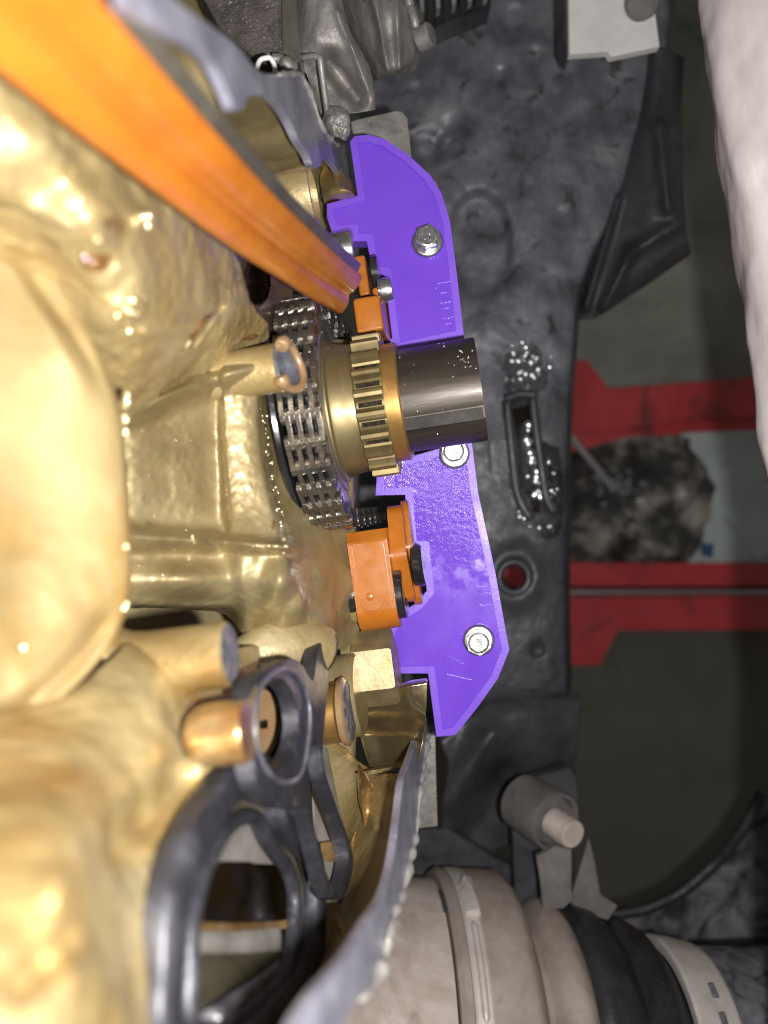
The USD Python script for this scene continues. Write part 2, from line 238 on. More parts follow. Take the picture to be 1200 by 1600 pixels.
inner = op.buffer(-.0033, join_style=2)
def zlift(m, z): m = m.copy(); m.apply_translation([0, 0, z]); return m
obj('panel', zlift(extrude(op.buffer(-.0002), .0088), ZP - .0096), PURPLE, plate)
obj('rim', zlift(extrude(op.difference(inner), .0105, .0006), ZP - .0098), PURPLE_RIM, plate)
def plate_text(t, x, y, h, dirdeg, up=1):
    m = meshkit.text_mesh(t, h, .0008, bold=True); p = PL(x, y, 2, ZP - .0008)
    a = math.radians(dirdeg); ex = np.array([math.cos(a), math.sin(a), 0]); ey = np.array([-math.sin(a), math.cos(a), 0])
    return frame_mesh(m, p - [0, 0, .0002], ex, ey, [0, 0, 1])
for t, x, y, h in (('1000', 676, 428, .0080), ('600', 733, 868, .0095), ('OL.', 697, 868, .0095), ('PZA', 690, 990, .0105)):
    obj('raised_lettering', plate_text(t, x, y, h, -90), PURPLE, plate)
def hexpoly(r, rot=0): return Polygon([(r * math.cos(rot + k * math.pi / 3), r * math.sin(rot + k * math.pi / 3)) for k in range(6)])
def flange_bolt(px, py, tilt, rot, rf=.0073):
    c = PL(px, py, 2, ZP - .0008); ez = unit([tilt[0], tilt[1], 1]); ex = unit(np.cross([0, 1, 0], ez)); ey = np.cross(ez, ex)
    fl = lathe([(0, 0), (0, rf), (.0009, rf), (.0017, rf * .93), (.0022, rf * .8), (.0022, 0)], c, ez, 48)
    p = obj('flange_bolt', fl, CHROME, plate, 40)
    hx = extrude(hexpoly(rf * .80, rot).intersection(Point(0, 0).buffer(rf * .775)), .0058, .0006); hx.apply_translation([0, 0, .0018])
    obj('hex_head', frame_mesh(hx, c, ex, ey, ez), CHROME, p, 30)
    rg = lathe([(.0070, rf * .66), (.0079, rf * .64), (.0081, rf * .58), (.0077, rf * .52), (.0076, 0)], c, ez, 40); obj('head_dish', rg, CHROME, p, 40)
    s = cat_([lathe([(.0076, .0009), (.008, .0006), (.008, 0)], c + ex * a * rf + ey * b * rf, ez, 10) for a, b in ((.1, .15), (-.15, -.1), (.12, -.2))]); obj('head_mark', s, CHROME, p)
flange_bolt(668, 379, (.06, .08), .2); flange_bolt(710, 708, (0, .05), .5); flange_bolt(748, 1000, (.0, .0), math.pi / 2)
# ================================================================ crankshaft
crank = thing('crankshaft', 'dark browned crankshaft snout with keyway, gold collar and toothed ring', 'crankshaft', (0, 0, 0))
RS = .0212
KEYM = mat('dark_key_steel', [(.3, (.018, .016, .014)), (.7, (.045, .04, .034))], metallic=.3, rough=(.5, .65), spec=.3, scale=60, bump=.4, bdist=.0002)
key0, key1 = [math.atan2(p[1], p[2]) for p in (PL(690, 632, 2, RS), PL(690, 660, 2, RS))]
def arcpts(r, a0, a1, n=6): return [(r * math.sin(a), r * math.cos(a)) for a in np.linspace(a0, a1, n)]
def ykey(py): 
    q = PL(690, py, 2, RS - .001); return q[1]
ya, yb = ykey(642), ykey(668)
circ = Point(0, 0).buffer(RS, 64); slot = Polygon([(ya, RS - .0045), (ya, RS + .01), (yb, RS + .01), (yb, RS - .0045)])
obj('snout', extX(circ.difference(slot), .008, .0403, .0009), SHAFT, crank, 25)
obj('key', extX(Polygon([(ya - .0009, .012), (ya - .0009, RS - .0016), (yb + .0009, RS - .0016), (yb + .0009, .012)]), .0085, .0396, .0004), KEYM, crank)
obj('collar', lathe([(-.002, .0), (-.002, .0240), (.0020, .0243), (.0082, .0243), (.0089, .0236), (.0089, .02)], (0, 0, 0), (1, 0, 0), 96), COLLAR, crank, 30)
NT = 21; pts = []
for k in range(NT):
    a = 2 * math.pi * (k + .2) / NT; w = 2 * math.pi / NT
    for f, r in ((-.50, .0258), (-.34, .0256), (-.25, .0263), (-.19, .0284), (-.15, .0294), (.0, .0297), (.15, .0294), (.19, .0284), (.25, .0263), (.34, .0256)):
        pts.append((r * math.sin(a + f * w), r * math.cos(a + f * w)))
ringx = (-.0082, .0027)
obj('toothed_ring', extX(Polygon(pts), *ringx, .0004), BRONZE, crank, 25)
GRIT = mat('root_grit', [(.35, (.012, .010, .008)), (.6, (.05, .04, .028)), (.75, (.2, .14, .07))], rough=(.6, .8), scale=700, bump=1, bdist=.0004, spec=.1)
ins = []
for k in range(NT):                              # dark grit in the root of each tooth space
    a = 2 * math.pi * (k + .7) / NT
    m = rbox([-.0075, -.0010, .0253], [.0020, .0010, .0258], .0002); m.apply_transform(trimesh.transformations.rotation_matrix(-a, [1, 0, 0])); ins.append(m)
    obj('root_grit', m, GRIT, crank)
obj('hub', lathe([(-.021, 0), (-.021, .0300), (-.0190, .0297), (-.0182, .0282), (-.0168, .0276), (-.0125, .0268), (-.0088, .0262), (-.0082, .0255), (-.0082, .0)], (0, 0, 0), (1, 0, 0), 96), BRONZE, crank, 25)
sp = []; NS = 30
for k in range(NS):
    a = 2 * math.pi * (k + .5) / NS; w = 2 * math.pi / NS
    for f, r in ((-.5, .0415), (-.3, .0420), (-.12, .0447), (.12, .0447), (.3, .0420)): sp.append((r * math.sin(a + f * w), r * math.cos(a + f * w)))
obj('chain_sprocket', extX(Polygon(sp), -.0325, -.0205, .0004), DKMACH, crank, 25)
DISC = mat('glossy_sprocket_face', [(.3, (.30, .29, .30)), (.7, (.42, .41, .42))], metallic=.8, rough=(.26, .36), scale=60, bump=.06, bdist=.0001)
obj('sprocket_face', lathe([(-.0205, 0), (-.0205, .0408), (-.0200, .0414), (-.0196, .0408), (-.0196, .0362), (-.0201, .0358), (-.0201, .0335), (-.0196, .0331), (-.0196, 0)], (0, 0, 0), (1, 0, 0), 120), DISC, crank, 20)
obj('oil_seal_ring', lathe([(-.0380, 0), (-.0380, .0460), (-.0368, .0474), (-.0352, .0470), (-.0345, .0440), (-.0345, 0)], (0, 0, 0), (1, 0, 0), 96), BLKSTEEL, crank, 40)
sb = []
for k in range(34):
    x, a = (rng.uniform(.010, .039), rng.uniform(-.9, 1.2)) if k < 14 else (rng.normal(.035, .003), rng.normal(.55, .18))
    b = trimesh.creation.icosphere(subdivisions=1, radius=rng.uniform(.0002, .0005)); b.apply_translation([x, RS * math.sin(a), RS * math.cos(a)]); sb.append(b)
obj('oil_specks', cat_(sb), OILDROP, crank, True, kind='stuff')
# ================================================================ timing chain
chain = thing('timing_chain', 'oily steel timing chain of stacked link plates wrapped over the crank sprocket', 'chain', (0, 0, 0))
RC = .0462; PITCH = 2 * RC * math.sin(math.pi / NS)
xs = np.linspace(-.0325, -.0192, 8)
path = []
for k in range(11, 0, -1): path.append((RC, -k * PITCH))
a_ = [math.pi / 2 - 2 * math.pi * k / NS for k in range(16)]
path += [(RC * math.sin(a), RC * math.cos(a)) for a in a_]
for k in range(1, 12): path.append((-RC, -k * PITCH))
path = np.array(path); cen = np.array([0, -.03])
def link_poly(p, q):
    d = unit(q - p); n = np.array([-d[1], d[0]])
    mid = (p + q) / 2
    cyl = np.array([0, min(0, mid[1])]);  out = 1 if (mid - cyl) @ n > 0 else -1; n = n * out
    L = np.linalg.norm(q - p); Q = lambda a, b: tuple(p + d * a * L + n * b)
    r = .0033
    body = LineString([p, q]).buffer(r, 6).union(Polygon([Q(-.27, 0), Q(-.27, .0022), Q(-.20, .0029), Q(.5, .0033), Q(1.20, .0029), Q(1.27, .0022), Q(1.27, 0)])).difference(Polygon([Q(.40, .0031), Q(.40, .006), Q(.60, .006), Q(.60, .0031)]).buffer(.0002))
    teeth = Polygon([Q(-.28, -.0005), Q(-.1, -.0052), Q(.18, -.0050), Q(.45, -.0022), Q(.55, -.0022), Q(.82, -.0050), Q(1.1, -.0052), Q(1.28, -.0005)])
    return body.union(teeth).buffer(0)
for i in range(len(path) - 1):
    lp = link_poly(path[i], path[i + 1])
    sel = (0, 2, 4, 6) if i % 2 == 0 else (1, 3, 5, 7)
    for s in sel:
        x0 = xs[s] - .00088
        if (i < 9 or i > 27) and s < 5: continue       # plates hidden behind the ones that show
        obj('link_plate', extX(lp if s < 6 else lp, x0, x0 + .00176, .00035), STEEL, chain, 25)
for i in range(len(path)):
    pin = lathe([(-.0341, 0), (-.0341, .0016), (-.0337, .0021), (-.0184, .0021), (-.0181, .0016), (-.0179, 0)], (0, path[i, 0], path[i, 1]), (1, 0, 0), 14)
    obj('link_pin', pin, STEEL, chain, 40)
# ================================================================ orange guides
A_, B_ = P(551, 463, .322), P(26, 4, .118)
ax_ = unit(B_ - A_)
pa = curve([A_, A_ + (B_ - A_) * .30 - UP * .0016 - RT * .0012, A_ + (B_ - A_) * .62 - UP * .0019 - RT * .0015, B_ + ax_ * .006], 40)
guide = thing('guide_rail', 'long orange chain guide rail with lengthwise ridges crossing the upper left corner', 'guide', A_)
# section: first axis across (towards lower left = negative), second towards the viewer; in millimetres
sec = .90 * np.array([(9.6, -2.6), (9.2, -1.2), (8.2, -.6), (5.5, -.2), (2.6, -.5), (1.4, -1.1), (.4, -2.0), (-.8, -2.2), (-1.8, -1.2), (-2.8, -.3), (-4.2, .1), (-7.8, -.1), (-9.0, -.9), (-9.6, -2.4), (-9.6, -7.0), (9.6, -7.0)]) * .001
a0 = np.cross(C - A_, unit(np.gradient(pa, axis=0)[0]))
sg = 1 if (a0 @ RT) * .64 + (a0 @ UP) * .76 > 0 else -1
s2 = sec * [sg, 1]; s2 = s2 if sg > 0 else s2[::-1]
GREF = unit(C - A_); tm = tube(pa, np.linspace(1.0, 1.12, 40), sec=s2, ref=GREF)
def orient(m):
    if m.volume < 0: m.invert()
    return m
obj('rail_body', orient(tm), ORANGE, guide, 40)
bk = .90 * np.array([(13.4, -4.6), (13.0, -4.0), (9.3, -3.6), (9.3, -9.5), (13.4, -9.5)]) * .001 * [sg, 1]
obj('steel_backing', orient(tube(pa[:], np.linspace(1.0, 1.12, 40), sec=bk, ref=GREF)), GREYSIDE, guide, 20)
ug = thing('upper_guide_shoe', 'small orange chain guide shoe under the rail end beside the purple plate', 'guide', P(585, 470, .35))
def yz(px, py, z): q = PL(px, py, 2, z); return q[1], q[2]
def xat(px, py, z): return PL(px, py, 2, z)[0]
z_ = -.012
def yzbox(x0px, x1px, y0, y1, z, depth, r=.0012):
    a, b = PL(x0px, (y0 + y1) / 2, 2, z), PL(x1px, (y0 + y1) / 2, 2, z); t, u = PL((x0px + x1px) / 2, y0, 2, z), PL((x0px + x1px) / 2, y1, 2, z)
    return rbox([a[0], u[1], z - depth], [b[0], t[1], z], r)
obj('shoe_body', yzbox(553, 597, 462, 519, -.006, .05, .0015), ORANGE, ug)
obj('shoe_web', yzbox(585, 600, 447, 515, -.02, .04, .0012), ORANGE, ug)
obj('shoe_rib', yzbox(557, 574, 398, 462, -.028, .03, .001), ORANGE, ug)
obj('pivot_pin', lathe([(0, 0), (0, .005), (.0035, .0056), (.006, .005), (.0062, 0)], PL(592, 455, 2, -.022), (1, 0, 0), 32), CHROME, ug)
obj('dark_washer', lathe([(0, 0), (0, .007), (.003, .007), (.003, 0)], PL(582, 425, 2, -.026), (1, 0, 0), 32), BLKSTEEL, ug)
ub = thing('stud_head', 'bright round steel stud head at the notch in the upper purple plate', 'bolt', PL(535, 380, 2, -.03))
obj('head', lathe([(-.012, 0), (-.012, .0085), (0, .0088), (.0012, .0082), (.0016, .0070), (.0016, 0)], PL(550, 388, 2, -.034), (1, 0, 0), 40), CHROME, ub)
# tensioner under the chain
tz = .003
ten = thing('chain_tensioner', 'orange chain tensioner block with black washers below the sprocket', 'tensioner', PL(590, 910, 2, tz))
y0, y1 = PL(568, 830, 2, tz)[1], PL(600, 988, 2, tz)[1]; xl, xr = PL(552, 920, 2, tz)[0], PL(614, 912, 2, tz)[0]
body = Polygon([(y0, tz - .021), (y0, tz - .006), (y0 - .0025, tz - .001), (y0 - .0055, tz), (y1, tz), (y1, tz - .021)])
body = Polygon([(y0, tz - .021), (y0, tz - .0035), (y0 - .0042, tz), (y1 + .010, tz)] + [(y1 + .010 - .010 * math.sin(a), tz - .010 + .010 * math.cos(a)) for a in np.linspace(.1, math.pi, 18)]).buffer(0)
obj('body', extX(body, xl, xr, .0007), ORANGE, ten, 35)
obj('edge_bead', tube(np.array([[xl + .0004, y0 - .0046, tz - .0001], [xr - .0004, y0 - .0046, tz - .0001]]), .00035, 8), ORANGE, ten)
obj('mould_seam', cat_([tube(np.array([[xl + .0006 + k, y0 - .006, tz + .00002], [xl + .0006 + k, y1 + .009, tz + .00002]]), .00016, 6) for k in (.0012, xr - xl - .0022)]), ORANGE, ten)
dm = PL(580, 932, 2, tz)
obj('moulded_dimple', cat_([tube(np.array([dm + [.0056 * math.cos(a), .0062 * math.sin(a), -.0001] for a in np.linspace(2.2, 6.6, 30)]), .00028 * np.sin(np.linspace(.1, 3.04, 30)), 8), lathe([(-.0003, .0018), (.0006, .0013), (.0009, 0)], dm + [-.0006, 0, 0], (0, 0, 1), 16)]), ORANGE, ten)
side = lathe([(0, 0), (0, .0105), (.0028, .0105), (.0034, .0098), (.0034, .0062), (.0028, .0058), (.0028, 0)], (xr - .0002, PL(624, 928, 2, tz - .012)[1], tz - .0115), (1, 0, 0), 48)
obj('black_washer', side, BLKSTEEL, ten, 35)
x2 = xr + .0034
arm = LineString([(y0 + .002, tz - .020), (y0 - .012, tz - .014), (y0 - .027, tz - .022)]).buffer(.0068)
obj('pivot_arm', extX(arm, xr, PL(640, 890, 2, tz - .012)[0], .001), ORANGE, ten, 35)
arm2 = LineString([(y0 + .003, tz - .030), (y0 - .010, tz - .026), (y0 - .029, tz - .031)]).buffer(.0075)
obj('outer_arm', extX(arm2, PL(640, 890, 2, tz - .015)[0] - .001, PL(650, 890, 2, tz - .02)[0], .001), ORANGE, ten, 35)
obj('black_bush', lathe([(0, 0), (0, .0088), (.0032, .0092), (.0045, .0085), (.0045, 0)], (PL(645, 885, 2, tz - .017)[0], PL(651, 885, 2, tz - .017)[1], tz - .021), (1, 0, 0), 48), BLKSTEEL, ten, 35)
obj('mount_backing', extX(LineString([(y0 + .003, tz - .012), (y1 + .016, tz - .010)]).buffer(.009), PL(528, 890, 2, tz - .004)[0], xl - .0005, .001), BLKSTEEL, ten)
obj('mount_boss', lathe([(0, 0), (0, .0085), (.010, .0085), (.012, .0075), (.012, 0)], PL(530, 945, 2, tz - .012), (1, 0, 0), 40), GOLD, ten)
# ================================================================ engine block casting
block = thing('engine_block', 'gold oily cast aluminium engine front with ribs, bosses and open ports', 'engine', P(300, 800, .3))
J = lambda rows, d: [[(x, y, z + d) for x, y, z in r] for r in rows]
GOLD3 = mat('matt_varnished_casting', [(.3, (.21, .14, .05)), (.5, (.30, .22, .09)), (.7, (.38, .295, .14))], metallic=.12, rough=(.6, .8), scale=22, bump=.35, bdist=.0005, bscale=200, spots=[((.30, .165, .035), 18, .55, .70, .7), ((.28, .19, .09), 30, .62, .75, .5)])
SHADEBRN = mat('shaded_return_brown', [(.3, (.085, .05, .035)), (.6, (.14, .09, .065)), (.8, (.2, .14, .10))], metallic=.4, rough=(.3, .5), scale=70, bump=.3, bdist=.0003)  # shade of the grazing side face, painted as a darker brown
SCUFF = mat('scuffed_gasket_face', [(.35, (.07, .07, .09)), (.5, (.16, .16, .185)), (.62, (.30, .27, .23)), (.75, (.42, .36, .26))], metallic=.2, rough=(.45, .65), scale=230, bump=.5, bdist=.0003)
BEADM = mat('oil_bead_film', [(.3, (.55, .44, .22)), (.7, (.68, .58, .36))], metallic=.7, rough=(.1, .2), scale=90, bump=0, coat=1)
STREAK = mat('dark_oil_streak', [(.3, (.10, .045, .012)), (.7, (.2, .10, .03))], rough=(.08, .18), scale=200, bump=.2, coat=.5)
def on_surf(mesh, px, py):
    from scipy.spatial import cKDTree
    v = np.asarray(mesh.vertices); v = v[:len(v) // 2]; q = v - C; d = q @ F0; xy = np.stack([600 + F * (q @ RT) / d, 800 - F * (q @ UP) / d], 1)
    pts = np.stack([px, py], 1); dist, k = cKDTree(xy).query(pts, 4); w = 1 / (dist + .3); return P(np.asarray(px), np.asarray(py), (d[k] * w).sum(1) / w.sum(1))
def blobs(mesh, px, py, r, flat=.6):
    out = []
    for p, rr in zip(on_surf(mesh, np.asarray(px, float), np.asarray(py, float)), np.broadcast_to(r, len(px))):
        b = trimesh.creation.icosphere(subdivisions=2, radius=rr); n = unit(C - p); b.vertices += (flat - 1) * (b.vertices @ n)[:, None] * n; b.apply_translation(p); out.append(b)
    return cat_(out)
def xcyl(name, px0, px1, py, r, d, m, endm=None, prof=None, parent=block, lean=0, n=48):
    """round boss standing along the crank direction; its end face centre is at (px1, py, depth d)"""
    e = P(px1, py, d); x0 = None
    lo, hi = 0, .2
    for _ in range(40):
        mid = (lo + hi) / 2; q = e - [mid, 0, 0] - C; u = 600 + F * (q @ RT) / (q @ F0)
        if u > px0: lo = mid
        else: hi = mid
    L = lo
    p = prof or [(-L, r * 1.25), (-L + r * .4, r * 1.06), (-L + r, r), (-.0008, r), (0, r - .0008)]
    o = obj(name, lathe(p, e, (1, 0, 0), n), m, parent, 35)
    if endm is not None: obj('machined_end', lathe([(0, r - .0008), (.0001, r * .6), (.0001, 0)], e, (1, 0, 0), n), endm, o)
    return e, L, o
# deep core wall behind everything
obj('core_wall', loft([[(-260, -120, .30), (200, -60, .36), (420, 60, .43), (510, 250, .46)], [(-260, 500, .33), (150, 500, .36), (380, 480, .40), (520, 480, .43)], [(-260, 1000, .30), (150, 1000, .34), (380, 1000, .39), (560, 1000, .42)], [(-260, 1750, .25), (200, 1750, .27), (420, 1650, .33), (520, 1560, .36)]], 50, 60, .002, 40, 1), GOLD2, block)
def bumps(px, py):
    d = -.010 * np.exp(-(seg_dist(px, py, (190, 655), (300, 600)) / 16) ** 2) - .012 * np.exp(-(seg_dist(px, py, (190, 640), (430, 560)) / 18) ** 2)
    d += -.013 * np.exp(-(seg_dist(px, py, (190, 838), (330, 846)) / 15) ** 2) - .011 * np.exp(-(seg_dist(px, py, (320, 845), (455, 855)) / 9) ** 2)
    d += -.006 * np.exp(-((px - 385) / 34) ** 2 - ((py - 860) / 42) ** 2) - .010 * np.exp(-((px - 300) / 60) ** 2 - ((py - 905) / 26) ** 2)
    d += -.010 * np.exp(-((px - 440) / 26) ** 2 - ((py - 920) / 60) ** 2) + .006 * np.exp(-(seg_dist(px, py, (410, 980), (480, 900)) / 16) ** 2) - .012 * np.exp(-((px - 512) / 24) ** 2 - ((py - 985) / 50) ** 2)
    return d
def crow(y, s, dd=0):
    return [(150, y, .265 + dd), (200, y, .268 + dd), (250, y, .276 + dd), (300, y, .284 + dd), (338 + s * .3, y, .291 + dd), (352 + s * .5, y, .287 + dd), (375 + s * .8, y, .288 + dd), (400 + s, y, .291 + dd), (408 + s, y, .297 + dd), (416 + s, y, .306 + dd), (470 + s * .7, y, .330 + dd), (548 + s * .3, y, .352 + dd)]
rowsC = [crow(530, -4, .02), crow(585, -2), crow(640, 0), crow(700, 5), crow(760, 14), crow(820, 28), crow(860, 42), crow(905, 60, -.002), crow(945, 70, .004)]
rowsC += [[(150, 950, .34), (200, 950, .34), (260, 950, .34), (320, 952, .34), (350, 958, .33), (380, 990, .305), (410, 1010, .31), (440, 1015, .318), (470, 1015, .325), (500, 1015, .33), (530, 1015, .345), (552, 1015, .36)]]
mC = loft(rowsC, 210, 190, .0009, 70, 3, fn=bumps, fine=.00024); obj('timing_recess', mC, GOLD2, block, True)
rowsB = [[(-160, 430, .164), (28, 450, .178), (125, 600, .204), (196, 672, .275), (300, 640, .32), (420, 600, .345)],
         [(-160, 330, .155), (50, 385, .172), (160, 548, .192), (215, 628, .222), (310, 592, .268), (428, 562, .308)],
         [(-160, 230, .135), (80, 330, .158), (180, 470, .178), (260, 540, .208), (340, 530, .254), (418, 512, .29)],
         [(-160, 120, .128), (100, 260, .153), (200, 380, .173), (280, 450, .204), (350, 462, .244), (397, 482, .278)],
         [(-160, 0, .125), (80, 190, .152), (200, 300, .178), (290, 362, .208), (350, 402, .242), (379, 432, .272)],
         [(-160, -80, .14), (80, 100, .17), (220, 230, .20), (300, 300, .22), (345, 350, .25), (364, 385, .27)],
         [(-160, -90, .22), (80, 90, .25), (220, 225, .27), (300, 296, .28), (346, 346, .31), (366, 381, .33)]]
def bb(px, py):
    d = -.006 * np.exp(-((px - 152) ** 2 + (py - 378) ** 2) / 26 ** 2) + .004 * np.exp(-((px - 165) ** 2 + (py - 405) ** 2) / 14 ** 2)
    d += -.006 * np.exp(-((px - 222) / 16) ** 2 - ((py - 340) / 16) ** 2) - .005 * np.exp(-((px - 205) / 22) ** 2 - ((py - 485) / 18) ** 2) + .004 * np.exp(-(seg_dist(px, py, (300, 540), (345, 480)) / 5) ** 2)
    d += .004 * np.exp(-(seg_dist(px, py, (60, 300), (130, 260)) / 30) ** 2) - .004 * np.exp(-(seg_dist(px, py, (230, 520), (330, 500)) / 14) ** 2)
    return d
mB = loft(J(rowsB, .016), 210, 210, .0017, 85, 5, fn=bb, fine=.00040); obj('upper_casting', mB, GOLD, block, True)
# face turned towards the crank end, with an oil hole
rowsS = [[(364, 384, .272), (388, 400, .285), (440, 418, .31), (458, 440, .32)], [(374, 430, .274), (398, 440, .29), (440, 470, .315), (456, 490, .322)], [(392, 480, .280), (415, 490, .296), (444, 520, .316), (458, 530, .324)], [(414, 540, .300), (432, 548, .31), (448, 552, .318), (460, 556, .325)]]
obj('return_face', loft(J(rowsS, .012), 60, 50, .0004, 90, 6, hole=lambda x, y: ((x - 403) / 19) ** 2 + ((y - 440) / 36) ** 2 < 1), SHADEBRN, block)
hp = np.array([P(403 + 19 * math.cos(a) + 5 * math.sin(a), 440 + 36 * math.sin(a), .287 + .012 * math.cos(a)) for a in np.linspace(0, 2 * np.pi, 33)[:-1]])
obj('oil_hole_wall', loft([[(403 + 20 * k * math.cos(a) + dx, 440 + 37 * k * math.sin(a), .298 + .0115 * math.cos(a) + dd) for a in np.linspace(0, 2 * np.pi, 25)] for k, dx, dd in ((1.0, 0, 0), (.97, 1, .010), (.93, 3, .022))], 16, 60, thick=.0005), AMB, block, True)
obj('oil_hole_bottom', loft([[(403 + 20 * k * math.cos(a) + 2, 440 + 37 * k * math.sin(a), .298 + .0115 * math.cos(a) + .010 + .012 * (1 - k)) for a in np.linspace(0, 2 * np.pi, 25)] for k in (.99, .6, .05)], 10, 40, thick=.0005), OILSHADE, block, True)  # shade down the hole painted as a black bottom
rA = [(-160, 330), (-60, 330), (30, 368), (85, 440), (132, 515), (172, 590), (192, 660), (199, 740), (203, 830), (204, 900), (192, 965), (160, 1020), (100, 1085), (20, 1140), (-160, 1180)]
def arow(f, d, off=0): 
    out = []
    for x, y in rA:
        w = .12 + .88 * (1 / (1 + math.exp(-(y - 575) / 22))) * (1 / (1 + math.exp((y - 985) / 22))); cx, cy = -200, 740; out.append((cx + (x - cx) * f + off * w, cy + (y - cy) * f, .184 + (d - .184) * w + .010 * (1 - w) * (f > .9) + (.02 if off < -5 else 0)))
    return out
rowsA = [arow(1.0, .30, -7), arow(1.0, .225, -2), arow(1.0, .206), arow(.985, .200), arow(.95, .1965), arow(.88, .193), arow(.75, .189), arow(.55, .186), arow(.3, .184), arow(.05, .184)]
mA = loft(rowsA, 110, 170, .0012, 38, 8, fine=.00010, fn=lambda x, y: .004 * np.exp(-(seg_dist(x, y, (60, 1060), (150, 980)) / 30) ** 2) - .003 * np.exp(-((x - 60) / 60) ** 2 - ((y - 930) / 80) ** 2)); obj('bearing_housing', mA, GOLD3, block, True)
rowsF = [[(-180, 1090, .19), (60, 1095, .19), (170, 1030, .205), (215, 1000, .225), (300, 1010, .245), (400, 1010, .275)],
         [(-180, 1150, .165), (60, 1160, .172), (160, 1112, .186), (240, 1082, .20), (310, 1092, .22), (402, 1092, .245)],
         [(-180, 1280, .148), (60, 1270, .156), (160, 1232, .170), (240, 1216, .184), (300, 1212, .20), (380, 1200, .222)],
         [(-180, 1400, .136), (40, 1390, .143), (130, 1370, .152), (200, 1352, .163), (245, 1342, .172), (282, 1328, .186)],
         [(-180, 1550, .122), (40, 1520, .131), (120, 1510, .141), (180, 1490, .150), (215, 1470, .157), (252, 1460, .167)],
         [(-180, 1780, .11), (40, 1780, .117), (120, 1780, .124), (170, 1780, .13), (210, 1780, .136), (255, 1780, .145)]]
rowsF = [r + [(r[-1][0] + 3, r[-1][1] + 2, r[-1][2] + .006), (r[-1][0] + 6, r[-1][1] + 4, r[-1][2] + .07)] for r in rowsF]
def fb(px, py):
    d = .010 * np.exp(-(seg_dist(px, py, (170, 1330), (280, 1220)) / 30) ** 2) + .008 * np.exp(-(seg_dist(px, py, (30, 1540), (110, 1470)) / 24) ** 2)
    d += -.034 / (1 + np.exp((px - 165) / 24)) / (1 + np.exp((1230 - py) / 45))
    d += -.006 * np.exp(-(seg_dist(px, py, (110, 1480), (190, 1600)) / 40) ** 2) - .006 * np.exp(-((px - 100) / 40) ** 2 - ((py - 1380) / 50) ** 2)
    return d
mF = loft(J(rowsF, .006), 170, 170, .0020, 60, 9, fn=fb, fine=.00016); obj('lower_casting', mF, GOLD, block, True)
xcyl('boss', 190, 360, 1022, .0090, .228, GOLD, SCUFF)
xcyl('amber_boss', 262, 388, 1142, .0078, .205, AMB, None, prof=[(-.0165, 0), (-.0160, .0030), (-.0145, .0055), (-.012, .0072), (-.009, .0078), (-.001, .0078), (0, .0072), (0, 0)])
# tubular boss with a torn tan ring
e, L, o = xcyl('tube_boss', 240, 440, 574, .0086, .289, GOLD, None, prof=[(-.075, .004), (-.05, .0068), (-.03, .0078), (-.012, .0084), (-.0008, .0086), (0, .0078)])
nr = unit([.95, 0, .28]); ur = np.array([0, 1.0, 0]); wr = np.cross(nr, ur); wr = wr if wr[2] > 0 else -wr
obj('silver_bore', lathe([(-.003, .0082), (.0020, .0084), (.0026, .0076), (-.002, .0070), (-.0025, 0)], e, nr, 40), MACH, o)
aa = np.linspace(.75, 5.75, 60); rp = [e + nr * (.0034 + .0008 * math.sin(2 * a)) + .0082 * (math.sin(a) * ur + math.cos(a) * wr) for a in aa]
rr_ = .0015 + .0012 * np.exp(-((aa - 5.5) / .3) ** 2) + .0012 * np.exp(-((aa - 1.0) / .4) ** 2)
obj('torn_ring', tube(rp, rr_, 12, ref=nr), COPPER, o, True)
# second tubular boss
e, L, o = xcyl('short_boss', 506, 532, 1112, .0118, .325, COLLAR, None, prof=[(-.012, .0118), (-.0005, .0118), (0, .011), (0, 0)])
obj('tan_ring', lathe([(0, .0112), (.0006, .0130), (.0025, .0134), (.0036, .0120), (.0038, .008), (.0030, 0)], e, (1, 0, 0), 48), COPPER, o, 40)
obj('scored_end', lathe([(.0036, .0116), (.0042, .0100), (.0042, 0)], e, (1, 0, 0), 40), SCUFF, o)
obj('oil_beads', cat_([blobs(mC, *z) for z in ((409 + np.linspace(0, 38, 46) + rng.normal(0, 2.8, 46), np.linspace(640, 862, 46) + rng.normal(0, 7, 46), .0002 + .0006 * rng.uniform(0, 1, 46) ** 2), (np.linspace(395, 450, 16) + rng.normal(0, 1, 16), np.linspace(852, 854, 16), rng.uniform(.0003, .0006, 16)), (rng.uniform(210, 330, 14), rng.uniform(640, 900, 14), rng.uniform(.0002, .0005, 14)))] + [blobs(mB, *z) for z in ((rng.normal(205, 14, 12), rng.normal(485, 16, 12), rng.uniform(.0004, .0011, 12)), (rng.normal(228, 10, 7), rng.normal(338, 8, 7), rng.uniform(.0005, .0012, 7)), (np.linspace(292, 315, 8), np.linspace(540, 505, 8), rng.uniform(.0004, .0009, 8)))] + [blobs(mA, 196 + rng.normal(0, 2.0, 26), np.r_[rng.uniform(600, 680, 10), rng.uniform(720, 960, 16)], rng.uniform(.0006, .0013, 26)), blobs(mA, [36], [1012], [.0012])]), BEADM, block, True, kind='stuff')
for q, w in (([(296, 548), (300, 528), (308, 512), (322, 498), (340, 486)], .0012), ([(380, 530), (392, 526), (404, 524)], .0012), ([(428, 812), (426, 828)], .0007), ([(128, 396), (140, 408), (158, 410), (170, 398)], .0022)):
    cq = curve(q, 16); obj('oil_streak', tube(on_surf(mB if q[0][1] < 560 else mC, cq[:, 0], cq[:, 1]), w * np.sin(np.linspace(.15, 3.0, 16)), 10), STREAK, block, True)
e, L, o = xcyl('plug_collar', 520, 560, 1085, .0175, .345, GOLD2, None, prof=[(-.01, .017), (0, .017), (.001, .016), (.001, 0)])
